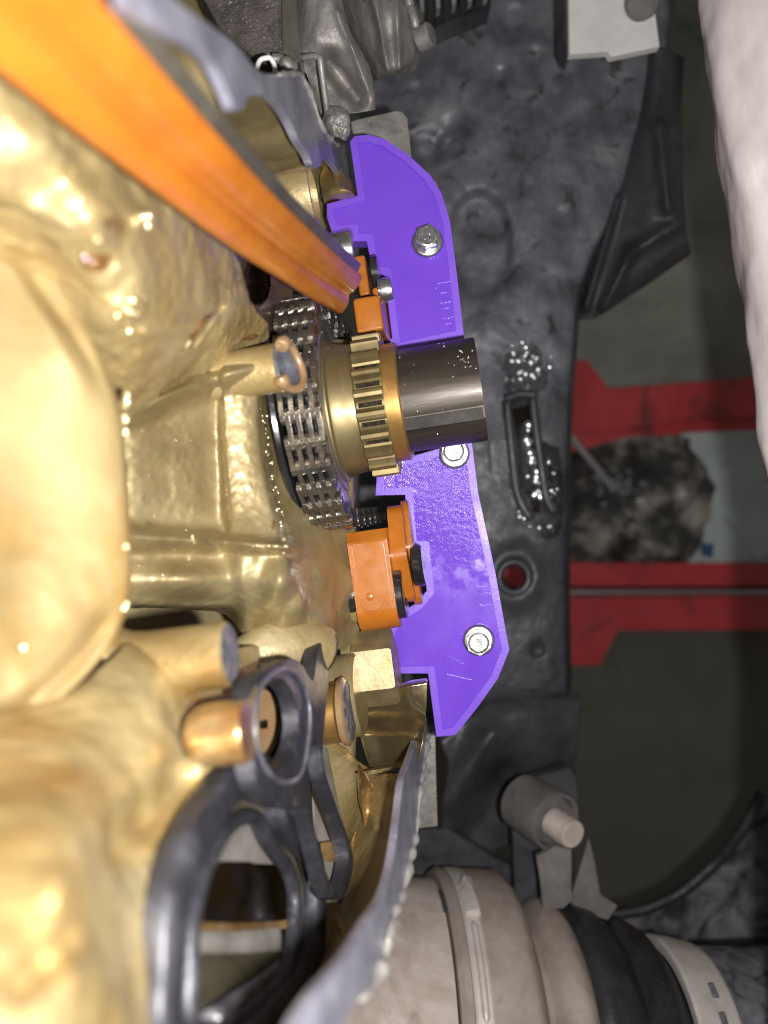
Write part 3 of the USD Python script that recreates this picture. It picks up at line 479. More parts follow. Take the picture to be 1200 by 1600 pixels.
# hexagonal plug
hexp = thing('hex_plug', 'large brass-toned hexagonal plug on the engine below the tensioner', 'plug', PL(580, 1055, 2, -.01))
hz = .0; cx0, cx1 = PL(552, 1055, 2, hz)[0], PL(615, 1055, 2, hz)[0]; yc = (PL(580, 1026, 2, hz)[1] + PL(580, 1088, 2, hz)[1]) / 2; half = abs(PL(580, 1026, 2, hz)[1] - PL(580, 1088, 2, hz)[1]) / 2
HR = half * 2 * 1.0
hx = affinity.translate(affinity.rotate(hexpoly(HR, 0), 90 - 8 + 0, origin=(0, 0)), yc + .0012, hz - HR * .866)
hx = affinity.translate(affinity.rotate(hexpoly(HR, 0), -7, origin=(0, 0)), yc + .0008, hz - HR * .866)
BRASS = mat('brass_toned_plug', [(.3, (.34, .25, .12)), (.6, (.47, .38, .22)), (.8, (.56, .48, .33))], metallic=.6, rough=(.3, .45), scale=80, bump=.35, bdist=.0003, bscale=500, spots=[((.4, .2, .06), 150, .62, .7, .6)])
obj('hex_body', extX(hx, cx0, cx1, .0016), BRASS, hexp, 20)
obj('washer_collar', lathe([(0, 0), (0, HR * .98), (.004, HR * .98), (.0045, HR * .9), (.0045, 0)], (cx0 - .0045, yc, hz - HR * .866), (1, 0, 0), 48), GOLD2, hexp)
# end chamber walls between ports and outer flange
BRZ = mat('smooth_bronze_passage', [(.3, (.26, .19, .09)), (.55, (.38, .30, .16)), (.8, (.46, .38, .24))], metallic=.85, rough=(.14, .28), scale=30, bump=.15, bdist=.0003, coat=.6)
rowsG = [[(548, 1075, .385), (575, 1072, .38), (610, 1070, .372), (645, 1062, .366), (666, 1060, .364)], [(548, 1082, .372), (580, 1080, .365), (612, 1078, .358), (645, 1072, .352), (668, 1068, .352)], [(552, 1110, .372), (582, 1110, .368), (612, 1112, .362), (645, 1110, .355), (666, 1108, .352)],
         [(562, 1150, .378), (585, 1150, .376), (615, 1150, .370), (645, 1150, .362), (662, 1150, .352)], [(574, 1190, .372), (592, 1192, .370), (615, 1192, .364), (638, 1192, .356), (652, 1192, .348)], [(578, 1198, .364), (594, 1200, .362), (615, 1200, .356), (636, 1200, .350), (650, 1200, .343)]]
obj('smooth_passage', loft(rowsG, 70, 60, .0003, 60, 11), BRZ, block, True)
rowsG2 = [[(500, 1150, .375), (535, 1165, .372), (560, 1190, .37), (590, 1205, .366), (620, 1206, .358), (650, 1202, .345)], [(505, 1230, .36), (540, 1235, .354), (565, 1240, .348), (595, 1240, .336), (618, 1240, .325), (640, 1240, .320)],
          [(510, 1300, .35), (545, 1310, .338), (570, 1310, .325), (595, 1310, .312), (615, 1310, .303), (632, 1310, .298)], [(500, 1400, .33), (535, 1390, .31), (560, 1390, .296), (582, 1390, .283), (600, 1390, .273), (615, 1390, .268)],
          [(480, 1480, .30), (505, 1480, .278), (525, 1480, .262), (545, 1480, .248), (560, 1480, .238), (575, 1480, .226)], [(440, 1600, .27), (460, 1600, .24), (475, 1600, .22), (490, 1600, .205), (500, 1600, .19), (515, 1600, .178)], [(420, 1720, .25), (440, 1720, .22), (450, 1720, .2), (460, 1720, .185), (470, 1720, .17), (480, 1720, .158)]]
def g2(px, py): return -.004 * np.exp(-(seg_dist(px, py, (560, 1200), (585, 1290)) / 9) ** 2)
mG = loft(rowsG2, 150, 90, .0009, 50, 12, fn=g2, fine=.00018); obj('chamber_wall', mG, GOLD, block, True)
for q, w in (([(560, 1196), (566, 1214), (572, 1236), (574, 1262), (570, 1290)], .0034), ([(590, 1208), (600, 1213), (618, 1209)], .0010), ([(520, 1420), (530, 1440), (534, 1462)], .0016), ([(556, 1300), (550, 1320), (546, 1350)], .0012)):
    cq = curve(q, 18); obj('oil_streak', tube(on_surf(mG, cq[:, 0], cq[:, 1]), w * np.sin(np.linspace(.15, 3.0, 18)), 10), AMB, block, True)
obj('chamber_step', slab([P(x, y, d) for x, y, d in ((556, 1200, .362), (640, 1200, .350), (634, 1206, .348), (570, 1207, .36))], F0 * .003), BRZ, block)
# pockets behind the upper flange
rowsH = [[(380, 130, .30), (410, 140, .31), (440, 160, .325), (470, 215, .36), (520, 250, .40), (560, 300, .42)], [(378, 180, .31), (405, 190, .318), (440, 205, .335), (462, 235, .36), (510, 275, .395), (560, 305, .41)], [(375, 222, .315), (405, 232, .325), (445, 236, .345), (470, 250, .365), (505, 300, .395), (556, 305, .40)], [(370, 240, .36), (405, 240, .37), (445, 240, .39), (480, 270, .39), (505, 320, .41), (560, 315, .42)], [(370, 330, .38), (405, 330, .39), (445, 330, .40), (480, 340, .41), (510, 350, .42), (560, 350, .43)], [(380, 460, .38), (405, 460, .39), (445, 460, .40), (480, 460, .41), (510, 460, .42), (560, 460, .43)]]
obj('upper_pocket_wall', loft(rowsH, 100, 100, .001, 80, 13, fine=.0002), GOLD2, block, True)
obj('pocket_pad', fillpx([(444, 160), (456, 166), (464, 225), (460, 236), (452, 232)], .335, .006, .0006), COPPER, block)
obj('pocket_ledge', loft([[(405, 232, .33), (430, 226, .335), (452, 218, .34)], [(410, 243, .328), (432, 236, .333), (456, 228, .338)]], 12, 16, thick=.006), GOLD, block)
e, L, o = xcyl('round_port', 455, 490, 304, .0128, .352, GOLD, None, prof=[(-.02, .0125), (-.001, .0125), (.0, .0122), (.0002, .0108), (-.003, .0102), (-.008, .0100)])
obj('port_hole', lathe([(-.0025, .0104), (-.0025, 0)], e, (1, 0, 0), 40), OILSHADE, o)  # black disc paints in the shade inside the port
obj('lower_flange_wall', loft([[(505, 262, .385), (515, 250, .39), (530, 262, .385), (548, 298, .375)], [(500, 280, .385), (515, 275, .382), (530, 280, .378), (550, 300, .372)], [(503, 305, .38), (520, 298, .37), (535, 296, .366), (552, 302, .366)], [(508, 318, .385), (520, 312, .38), (535, 312, .378), (556, 308, .376)]], 40, 50, .0004, 90, 14), GOLD, block, True)
# sealing flanges (planes square to the crank)
XG = -.0088
def xslab(px, x, t, holes=(), bevel=.0006): return slab([PL(a, b, 0, x) for a, b in px], np.array([-t, 0, 0]), bevel, [[PL(a, b, 0, x) for a, b in h] for h in holes])
def smoothpx(px, n=90, closed=True): return curve(np.asarray(px, float), n, closed)
upo = [(200, -60), (250, -20), (300, 18), (345, 50), (372, 72), (397, 103), (415, 115), (436, 115), (467, 113), (480, 133), (490, 157), (498, 182), (507, 203), (518, 217), (530, 227), (541, 222), (549, 213), (560, 240), (564, 270), (564, 302)]
upi = [(546, 304), (534, 278), (517, 253), (507, 247), (499, 262), (492, 262), (480, 240), (467, 220), (456, 196), (443, 173), (428, 156), (410, 148), (395, 148), (386, 158), (380, 172), (372, 173), (356, 143), (337, 104), (318, 82), (296, 66), (250, 40), (200, 10)]
sm = lambda L: [tuple(q) for q in curve(np.asarray(L, float), 70)]
obj('upper_gasket_face', xslab(sm(upo) + sm(upi), XG, .0025), SEAL, block)
obj('upper_flange_lip', xslab(sm(upo) + sm(upi), XG - .0026, .030), GOLD2, block)
beadp = [PL(x, y, 0, XG + .0006) for x, y in sm([(436, 117), (467, 115), (480, 135), (490, 159), (498, 184), (507, 205), (518, 219), (530, 228)])]
obj('sealant_bead', tube(beadp, .0005 + .0014 * meshkit.noise(np.array(beadp) * 160) ** 2, 10), BEAD, block, True)
lowo = [(667, 1120), (667, 1140), (664, 1180), (655, 1240), (650, 1300), (640, 1345), (628, 1400), (608, 1440), (596, 1500), (588, 1530), (560, 1560), (540, 1600), (520, 1680)]
lowi = [(440, 1690), (465, 1605), (500, 1545), (545, 1490), (580, 1430), (599, 1400), (614, 1345), (623, 1280), (630, 1220), (640, 1190), (653, 1150), (663, 1124)]
obj('lower_gasket_face', xslab(sm(lowo) + sm(lowi), XG + .001, .0025), SEAL, block)
obj('lower_flange_lip', xslab(sm(lowo) + sm(lowi), XG - .0016, .003), GOLD2, block)
bp2 = np.array([PL(x, y, 0, XG + .0012) for x, y in sm([(668, 1150), (664, 1185), (656, 1240), (651, 1300), (641, 1345), (629, 1400), (612, 1440), (600, 1500), (590, 1530), (564, 1562)])])
obj('sealant_bead', tube(bp2, .0006 + .0022 * meshkit.noise(bp2 * 140, 3) ** 2, 10), BEAD, block, True)
obj('sealant_flap', tube(curve([PL(x, y, 0, XG + .002) for x, y in ((622, 1440), (615, 1455), (606, 1472), (610, 1450), (622, 1440))], 24), .0008, 8), BEAD, block, True)
# large lower port: rolled grey rim, cavity, oil
XP = -.041
prim = smoothpx([(262, 1640), (252, 1520), (256, 1430), (280, 1340), (325, 1262), (372, 1212), (404, 1206), (425, 1245), (445, 1290), (478, 1325), (490, 1390), (486, 1480), (462, 1540), (420, 1590), (350, 1650)], 120)
rim3 = np.array([PL(x, y, 0, XP) for x, y in prim])
def closed_tube(pts, sec, ref):
    pts = np.vstack([pts, pts[:2]]); m = tube(pts, 1.0, sec=sec, caps=False, ref=ref); return m
th = np.linspace(0, 2 * np.pi, 18, endpoint=False)
ell = np.stack([.0054 * np.sign(np.cos(th)) * np.abs(np.cos(th)) ** .7, .0040 * np.sign(np.sin(th)) * np.abs(np.sin(th)) ** .7], 1)
obj('port_rim', orient(closed_tube(rim3, ell, np.array([1.0, 0, 0]))), DKMACH, block, True)
inn = np.array([PL(x, y, 0, XP - .001) for x, y in smoothpx([(300, 1610), (292, 1520), (300, 1420), (328, 1335), (365, 1283), (398, 1278), (415, 1310), (440, 1345), (458, 1390), (456, 1470), (440, 1530), (400, 1570), (345, 1605)], 120)])
ell2 = np.stack([.0022 * np.cos(th), .0026 * np.sin(th)], 1)
obj('port_inner_lip', orient(closed_tube(inn, ell2, np.array([1.0, 0, 0]))), DKMACH, block, True)
# band between lips and the cavity behind
def gridmesh(g, closed=True):
    k, n = g.shape[:2]; i, j = np.meshgrid(np.arange(k - 1), np.arange(n), indexing='ij'); j2 = (j + 1) % n
    q = np.stack([i * n + j, i * n + j2, (i + 1) * n + j2, (i + 1) * n + j], -1).reshape(-1, 4); return trimesh.Trimesh(g.reshape(-1, 3), np.vstack([q[:, [0, 1, 2]], q[:, [0, 2, 3]]]), process=False)
def dX(px, py, x, off): return float((PL(px, py, 0, x) - C) @ F0) + off
def deep(rows, off, x=XP): return [[(a, b, dX(a, b, x, o + off)) for a, b, o in r] for r in rows]
cc = inn.mean(0); into = unit([-.45, 0, -.9])
cav = np.stack([inn + (inn - cc) * .30 + [-.0008, 0, 0], inn + [-.001, 0, 0], inn + (inn - cc) * .02 + into * .008, inn + (inn - cc) * .03 + into * .018, inn + (inn - cc) * .0 + into * .030, inn - (inn - cc) * .5 + into * .034, inn - (inn - cc) * .97 + into * .034])
CAV = mat('port_cavity_metal', [(.3, (.20, .17, .11)), (.6, (.33, .29, .20)), (.8, (.45, .42, .35))], metallic=.6, rough=(.22, .4), scale=40, bump=.25, bdist=.0005, coat=.5, spots=[((.22, .12, .03), 40, .58, .68, .6)])
obj('port_cavity', gridmesh(cav), CAV, block, True)
def onx(px, x): return [PL(a, b, 0, x) for a, b in px]
obj('oil_pool', loft(deep([[(296, 1352, .012), (360, 1346, .012), (440, 1350, .010), (452, 1356, .004)], [(290, 1395, .014), (360, 1395, .016), (440, 1395, .014), (458, 1395, .006)], [(288, 1440, .012), (360, 1444, .012), (440, 1440, .010), (456, 1436, .004)]], .004), 24, 30, thick=.002), OILSHADE, block, True)
obj('oil_edge', loft(deep([[(290, 1438, .011), (360, 1442, .011), (440, 1438, .009), (455, 1434, .004)], [(290, 1452, .010), (360, 1456, .010), (440, 1452, .008), (455, 1448, .003)]], .003), 10, 24, thick=.002), AMB, block, True)
obj('pale_ledge', loft(deep([[(290, 1450, .011), (360, 1454, .011), (438, 1448, .009)], [(290, 1468, .008), (360, 1472, .008), (440, 1468, .007)], [(292, 1488, .011), (360, 1490, .012), (440, 1486, .010)]], .003), 24, 24, .0004, thick=.002), PALE, block, True)
obj('cavity_rib', tube(curve([PL(326, 1596, 0, XP - .002), PL(365, 1566, 0, XP - .003), PL(415, 1530, 0, XP - .004), PL(448, 1500, 0, XP - .004)], 24), .0024, 12), MACH, block, True)
obj('pale_corner', loft(deep([[(366, 1282, .008), (385, 1276, .009), (410, 1296, .006)], [(348, 1315, .010), (380, 1316, .012), (422, 1322, .006)], [(330, 1350, .012), (380, 1349, .014), (444, 1352, .006)]], .004), 20, 24, .0003, thick=.002), PALE, block, True)
# round plug recess above it
ec = P(432, 1132, .272)
ax_r = unit([.95, -.05, .30])
obj('plug_bore', lathe([(-.012, 0), (-.012, .0125), (-.001, .0150), (.0015, .0168), (.0025, .0182), (.0012, .0196), (-.012, .0200)], ec, ax_r, 64), DKMACH, block, 40)
obj('plug_disc', lathe([(-.009, .0126), (-.0065, .0122), (-.0050, .0108), (-.0056, 0)], ec, ax_r, 48), COPPER, block, 40)
obj('plug_slot', tube(np.array([ec + ax_r * -.0052 + np.array([0, .0, 0]) + UP * a for a in (-.0012, .0012)]), .0016, 8), OILSHADE, block)
web = [(400, 1060), (430, 1040), (450, 1030), (470, 1035), (488, 1062), (498, 1010), (510, 1000), (516, 1040), (512, 1085), (508, 1130), (506, 1190), (520, 1240), (536, 1285), (552, 1335), (548, 1378), (534, 1404), (520, 1402), (506, 1365), (494, 1318), (484, 1280), (470, 1262), (440, 1260), (410, 1240), (396, 1190), (392, 1120)]
h1 = [(486, 1165), (496, 1160), (504, 1200), (522, 1256), (541, 1318), (544, 1350), (530, 1394), (512, 1366), (498, 1318), (488, 1262), (484, 1215)]
th1 = [ (470 - 44 + 40 * math.cos(a), 1130 + 72 * math.sin(a)) for a in np.linspace(0, 2 * math.pi, 40, endpoint=False)]
def q_plane(px, x): return [PL(a, b, 0, x) for a, b in px]
obj('port_flange', xslab([tuple(q) for q in smoothpx(web, 160)], -.031, .005, [[tuple(q) for q in smoothpx(h1, 60)], th1], .0009), DKMACH, block, 25)
obj('flange_lip', orient(closed_tube(np.array(onx(smoothpx([(444, 1046), (470, 1062), (484, 1110), (480, 1170), (466, 1215)] + [(440, 1222), (410, 1190), (398, 1130), (410, 1070)], 80), -.0305)), np.stack([.0007 * np.cos(th), .0007 * np.sin(th)], 1), np.array([1.0, 0, 0]))), MACH, block, True)
obj('flange_window_wall', loft([[(484, 1160, .33), (500, 1165, .335), (512, 1170, .34)], [(488, 1260, .31), (515, 1260, .325), (530, 1260, .335)], [(492, 1330, .30), (525, 1330, .31), (546, 1330, .325)], [(500, 1410, .29), (525, 1410, .30), (545, 1410, .31)]], 30, 20, .0005, thick=.003), PALE, block, True)
obj('amber_patch', loft([[(500, 1316, .298), (522, 1314, .304), (542, 1314, .314)], [(503, 1345, .294), (522, 1346, .3005), (543, 1345, .311)]], 12, 16, thick=.002), AMB, block, True)
obj('cross_passage', tube(curve([P(392, 1038, .30), P(430, 1015, .305), P(470, 1012, .312), P(496, 1016, .318)], 20), .0105, 24), GOLD, block, True)
# ================================================================ engine-side castings at the top
eng = thing('speckled_casting', 'dark speckled rough casting above the upper gasket face', 'casting', P(390, 40, .33))
obj('rough_block', fillpx([(300, -40), (438, -40), (438, 40), (440, 96), (415, 98), (398, 88), (372, 64), (340, 36)], .33, .05, .003), SPECK, eng)
obj('smooth_edge', fillpx([(440, -40), (459, -40), (465, 40), (468, 96), (441, 96)], .335, .05, .001), GREYSIDE, eng)
clip = thing('wire_clip', 'small white bent wire clip above the grey gasket face', 'clip', P(412, 96, .31))
obj('bent_wire', tube(curve([P(402, 108, .31), P(410, 92, .306), (P(420, 90, .306)), P(428, 100, .308), P(430, 114, .31)], 30), .0009, 10), LIGHTBR, clip, True)
obj('clip_body', tube(curve([P(426, 92, .32), P(438, 92, .32), P(448, 100, .32), P(458, 108, .322)], 16), [.002] * 8 + [.003] * 8, 12), CASTGREY, clip, True)
arm = thing('cast_bracket_arm', 'weathered grey cast arm with a dark hollow running down to the purple plate', 'bracket', P(540, 100, .37))
rowsM = [[(458, -30, .36), (480, -30, .352), (505, -30, .35), (530, -30, .356)], [(464, 40, .36), (495, 40, .352), (528, 40, .352), (545, 40, .36)], [(468, 92, .362), (508, 88, .358), (552, 82, .356), (566, 82, .366)], [(480, 120, .366), (512, 115, .368), (560, 112, .362), (580, 112, .37)], [(495, 160, .37), (520, 150, .372), (565, 150, .366), (586, 150, .372)], [(510, 200, .374), (530, 180, .372), (560, 176, .368), (587, 172, .374)]]
def ma(px, py): return .012 * np.exp(-(seg_dist(px, py, (515, 95), (560, 155)) / 13) ** 2) - .003 * np.exp(-(seg_dist(px, py, (530, 20), (575, 140)) / 7) ** 2)
obj('arm_body', loft(rowsM, 80, 80, .0009, 90, 15, fn=ma, thick=.02, fine=.0002), CASTGREY, arm, True)
obj('arm_edge', tube(curve([P(470, 92, .355), P(500, 92, .352), P(505, 130, .356), P(512, 180, .36), P(520, 210, .362)], 30), .0014, 10), CASTGREY, arm, True)
obj('melted_lug', loft([[(500, 190, .366), (518, 165, .36), (540, 170, .36), (549, 205, .366)], [(506, 205, .362), (520, 190, .356), (538, 195, .356), (548, 212, .363)], [(516, 222, .364), (525, 215, .360), (534, 218, .360), (544, 222, .366)]], 40, 40, .0022, 150, 16, thick=.01, fine=.0004), CASTGREY, arm, True)
hou = thing('cast_housing', 'rounded pale grey cast housing with fins at the top edge', 'housing', P(600, 50, .41))
rowsN = [[(520, -40, .42), (545, -40, .405), (590, -40, .395), (630, -40, .402), (640, -40, .43)], [(538, 20, .42), (560, 20, .404), (600, 15, .394), (640, 10, .402), (652, 8, .43)], [(555, 60, .42), (575, 60, .405), (610, 55, .398), (650, 50, .406), (664, 48, .43)], [(572, 100, .425), (590, 105, .408), (615, 105, .402), (645, 98, .408), (655, 92, .43)], [(582, 126, .44), (592, 123, .42), (612, 119, .415), (640, 113, .42), (650, 106, .44)]]
obj('housing_body', loft(rowsN, 70, 70, .0012, 60, 17, thick=.02, fine=.0002, fn=lambda x, y: -.004 * np.exp(-(seg_dist(x, y, (585, 0), (605, 110)) / 7) ** 2) - .003 * np.exp(-(seg_dist(x, y, (620, 0), (625, 110)) / 6) ** 2)), CASTGREY, hou, True)
for k, (a, b) in enumerate(((632, -20), (640, 8))):
    obj('housing_fin', tube(curve([P(a, b, .40), P(a + 6, b + 18, .398), P(a + 10, b + 36, .40)], 12), .0022, 10), CASTGREY, hou, True)
obj('bolt_lug', lathe([(0, 0), (0, .006), (.006, .006), (.007, .005), (.007, 0)], P(655, 62, .41), unit([.9, 0, .4]), 24), CASTGREY, hou)
tab = thing('mount_tab', 'flat weathered grey metal tab behind the top of the purple plate', 'bracket', P(595, 215, .41))
obj('tab_plate', fillpx([tuple(q) for q in [(548, 190), (560, 186), (618, 173), (628, 174), (636, 184), (640, 215), (643, 250), (620, 260), (560, 250)]], .41, .005, .0008), CASTGREY, tab)
obj('tab_lug', fillpx([(655, 300), (680, 282), (688, 300), (680, 310)], .42, .004, .0006), CASTGREY, tab)
rack = thing('connector_strip', 'dark finned connector strip at the top edge beside the cast housing', 'connector', P(700, 10, .46))
obj('strip_body', fillpx([(645, -40), (770, -60), (768, 4), (668, 46), (650, 20)], .47, .02, .002), BLKSTEEL, rack)
for k in range(9):
    x = 655 + k * 12.5; obj('comb_tooth', fillpx([(x, -10), (x + 7, -12), (x + 8, 16 - k * 3), (x + 2, 20 - k * 3)], .455, .008, .001), CASTGREY if k % 2 == 0 else BLKSTEEL, rack)
# ================================================================ subframe
sub = thing('subframe', 'large dirty dark steel subframe with holes and oil stains behind the purple plate', 'subframe', P(760, 600, .56))
def fd(px, py):
    d = np.zeros_like(px)
    e1 = np.sqrt(((px - 748) / 50) ** 2 + ((py - 384) / 82) ** 2); d += .008 / (1 + np.exp((e1 - 1) * 18))
    e2 = np.sqrt(((px - 808) / 62) ** 2 + ((py - 492) / 52) ** 2); d += -.003 / (1 + np.exp((e2 - 1) * 12))
    for x, y, r, a in ((800, 28, 20, .006), (832, 90, 16, .004), (885, 310, 17, -.003), (780, 120, 14, .003), (665, 230, 26, .006), (710, 230, 14, .005), (840, 1015, 11, .006), (655, 150, 20, .004)):
        e = np.hypot(px - x, py - y) / r; d += .6 * a / (1 + np.exp((e - 1) * 8))
    e3 = np.hypot((px - 805) / 1.0, (py - 900) / 1.1); d += -.005 * np.exp(-((e3 - 32) / 16) ** 2) + .004 * np.exp(-(e3 / 20) ** 2)
    d += .004 * np.exp(-(seg_dist(px, py, (620, 330), (700, 200)) / 18) ** 2)
    return d
rowsU = [[(560, -60, .57), (700, -60, .56), (830, -60, .56), (960, -60, .565), (1050, -60, .57), (1058, -60, .60)], [(560, 120, .57), (700, 120, .56), (830, 120, .555), (940, 120, .555), (1030, 120, .558), (1037, 120, .60)], [(560, 300, .57), (700, 300, .56), (810, 300, .555), (890, 300, .555), (968, 300, .56), (976, 300, .61)],
         [(560, 480, .57), (690, 480, .56), (790, 480, .555), (850, 480, .556), (900, 480, .562), (908, 480, .615)], [(560, 700, .57), (680, 700, .56), (770, 700, .556), (840, 700, .556), (884, 700, .560), (893, 700, .62)], [(560, 900, .57), (680, 900, .56), (770, 900, .556), (840, 900, .556), (882, 900, .560), (891, 900, .62)], [(560, 1080, .575), (680, 1080, .565), (770, 1080, .56), (840, 1080, .56), (884, 1080, .565), (893, 1080, .62)], [(560, 1150, .60), (680, 1150, .60), (770, 1130, .60), (840, 1110, .60), (886, 1098, .60), (894, 1098, .64)]]
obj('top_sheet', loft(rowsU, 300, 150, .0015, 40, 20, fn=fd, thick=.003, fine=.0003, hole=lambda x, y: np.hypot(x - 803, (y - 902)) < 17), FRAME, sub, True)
br = [(788, 622), (836, 614), (842, 640), (850, 700), (862, 770), (868, 800), (852, 824), (836, 822), (818, 796), (800, 770), (796, 730), (790, 680)]
obj('channel_bracket', fillpx(br, .548, .012, .002), BLKSTEEL, sub)
for q in ([(792, 626), (798, 690), (806, 760), (830, 812)], [(832, 620), (840, 690), (852, 770), (866, 800)], [(790, 624), (812, 616), (836, 618)]):
    obj('channel_rib', tube(curve([P(a, b, .543) for a, b in q], 24), .0030, 12), FRAME2, sub, True)
obj('channel_slot', fillpx([(800, 640), (826, 632), (832, 690), (842, 770), (846, 800), (836, 802), (822, 770), (812, 710)], .5475, .003, .0005), OILSHADE, sub)
obj('square_nut', slab([P(x, y, .545) for x, y in ((766, 688), (800, 686), (803, 738), (768, 740))], F0 * .012, .002), FRAME2, sub)
obj('hole_flange', orient(closed_tube(np.array([P(803 + 23 * math.cos(a), 902 + 24 * math.sin(a), .5475) for a in np.linspace(0, 2 * np.pi, 49)[:-1]]), np.stack([.0022 * np.cos(th), .0022 * np.sin(th)], 1), -F0)), FRAME2, sub, True)
drops = []
def drop(px, py, d, r):
    s = trimesh.creation.icosphere(subdivisions=1, radius=r); s.apply_scale([1, 1, .55]); s.apply_translation(P(px, py, d)); return s
for k in range(40):
    a, b = rng.normal(822, 20), rng.normal(580, 22)
    drops.append(drop(a, b, .553, rng.uniform(.0008, .0028)))
for k in range(34):
    t = rng.uniform(0, 1); drops.append(drop(818 + 26 * t + rng.normal(0, 5), 655 + 130 * t, .545, rng.uniform(.0014, .0036)))
for k in range(12):
    t = rng.uniform(0, 1); drops.append(drop(858 + 8 * t + rng.normal(0, 4), 715 + 90 * t, .544, rng.uniform(.0008, .002)))
for k in range(12):
    t = rng.uniform(0, 1); drops.append(drop(808 + 55 * t + rng.normal(0, 4), 795 + 30 * math.sin(t * 2.2), .544, rng.uniform(.0008, .0019)))
for k in range(10):
    drops.append(drop(rng.uniform(740, 880), rng.uniform(500, 1000), .5535, rng.uniform(.0003, .0009)))
WET = mat('wet_black_oil', [(.3, (.012, .012, .014)), (.7, (.04, .04, .045))], rough=(.10, .2), scale=60, bump=1.0, bdist=.0035, bscale=260, spec=.8, coat=.8, coat_rough=.06)
WET2 = mat('wet_grey_sheen', [(.3, (.05, .05, .058)), (.7, (.14, .14, .155))], rough=(.08, .2), scale=60, bump=1.0, bdist=.006, bscale=320, spec=1.0, coat=1, coat_rough=.06)
def film(rows, nm, m=None): obj(nm, loft(rows, 60, 60, .0026, 150, 33, thick=.002, fine=.0012), m or WET, sub, True)
film([[(785, 535, .560), (815, 528, .558), (850, 540, .560)], [(778, 580, .558), (818, 580, .5515), (858, 585, .558)], [(785, 622, .560), (818, 630, .556), (852, 622, .560)]], 'oil_film', WET2)
film([[(806, 640, .553), (818, 636, .552), (830, 640, .553)], [(806, 720, .550), (822, 720, .5445), (836, 715, .550)], [(822, 806, .553), (838, 812, .550), (850, 806, .553)]], 'oil_film')
film([[(842, 690, .558), (856, 690, .556), (872, 700, .558)], [(850, 760, .556), (866, 760, .5475), (880, 765, .556)], [(836, 835, .560), (856, 842, .554), (876, 830, .560)]], 'oil_film')
obj('oil_droplets', cat_(drops), OILDROP, label='scattered glistening oil droplets on the dark subframe beside the channel bracket', cat='oil', kind='stuff', smooth=True)
# curved pressed arm lower right of the plate
carm = thing('control_arm', 'dark curved pressed steel arm below the lower tip of the purple plate', 'arm', P(770, 1240, .55))
rowsK = [[(680, 1130, .58), (780, 1085, .575), (860, 1080, .575), (905, 1085, .585)], [(690, 1165, .55), (775, 1105, .556), (850, 1098, .562), (908, 1100, .572)], [(700, 1200, .553), (770, 1135, .549), (840, 1120, .555), (905, 1130, .572)], [(690, 1270, .56), (750, 1200, .552), (830, 1170, .556), (900, 1180, .58)], [(690, 1330, .565), (745, 1260, .565), (820, 1230, .575), (895, 1240, .595)], [(690, 1380, .575), (740, 1340, .58), (815, 1320, .585), (880, 1330, .60)]]
obj('pressed_shell', loft(rowsK, 90, 90, .001, 50, 22, thick=.003, fine=.0002, fn=lambda x, y: -.010 * np.exp(-(seg_dist(x, y, (700, 1250), (770, 1150)) / 22) ** 2) + .010 * np.exp(-(seg_dist(x, y, (720, 1330), (790, 1210)) / 20) ** 2)), FRAME2, carm, True)
obj('grey_gusset', fillpx([(640, 1150), (680, 1150), (682, 1230), (684, 1292), (658, 1295), (640, 1296)], .43, .02, .002), CASTGREY, carm)
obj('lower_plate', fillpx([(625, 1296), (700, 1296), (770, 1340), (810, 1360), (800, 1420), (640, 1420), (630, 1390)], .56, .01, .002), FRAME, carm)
mnt = thing('bush_mount', 'rounded rubber bush mount with a protruding bolt stub and pale bent bracket', 'mount', P(870, 1290, .5))
MT = mat('dusty_mount_steel', [(.3, (.11, .10, .093)), (.7, (.22, .205, .195))], metallic=.15, rough=(.45, .65), scale=50, bump=.4, bdist=.0005)
axm = unit(RT * .50 + (-F0) * .85 - UP * .10); mc = P(868, 1284, .49)
obj('outer_sleeve', lathe([(-.03, .017), (-.002, .0178), (.001, .0170), (.0005, .0150), (-.004, .0135), (-.004, 0)], mc, axm, 48), MT, mnt, 40)
obj('bolt_stub', lathe([(-.004, .0085), (.012, .0085), (.0135, .0075), (.0138, 0)], mc + axm * .002 - UP * .001, axm, 32), DIRT, mnt, 40)
obj('front_leg', slab([P(x, y, d) for x, y, d in ((838, 1338, .485), (868, 1322, .485), (893, 1328, .485), (893, 1408, .485), (880, 1420, .485), (848, 1420, .485), (844, 1375, .485))], F0 * .004, .0008), LIGHTBR if False else MT, mnt)
obj('rear_leg', slab([P(x, y, .505) for x, y in ((893, 1400), (905, 1360), (920, 1310), (928, 1340), (938, 1398), (965, 1416), (950, 1438), (925, 1430), (893, 1420))], F0 * .003, .0008), MT, mnt)
obj('backing_leg', fillpx([(800, 1230), (838, 1215), (890, 1200), (900, 1215), (905, 1260), (850, 1420), (830, 1440), (805, 1420)], .53, .012, .002), FRAME2, mnt)
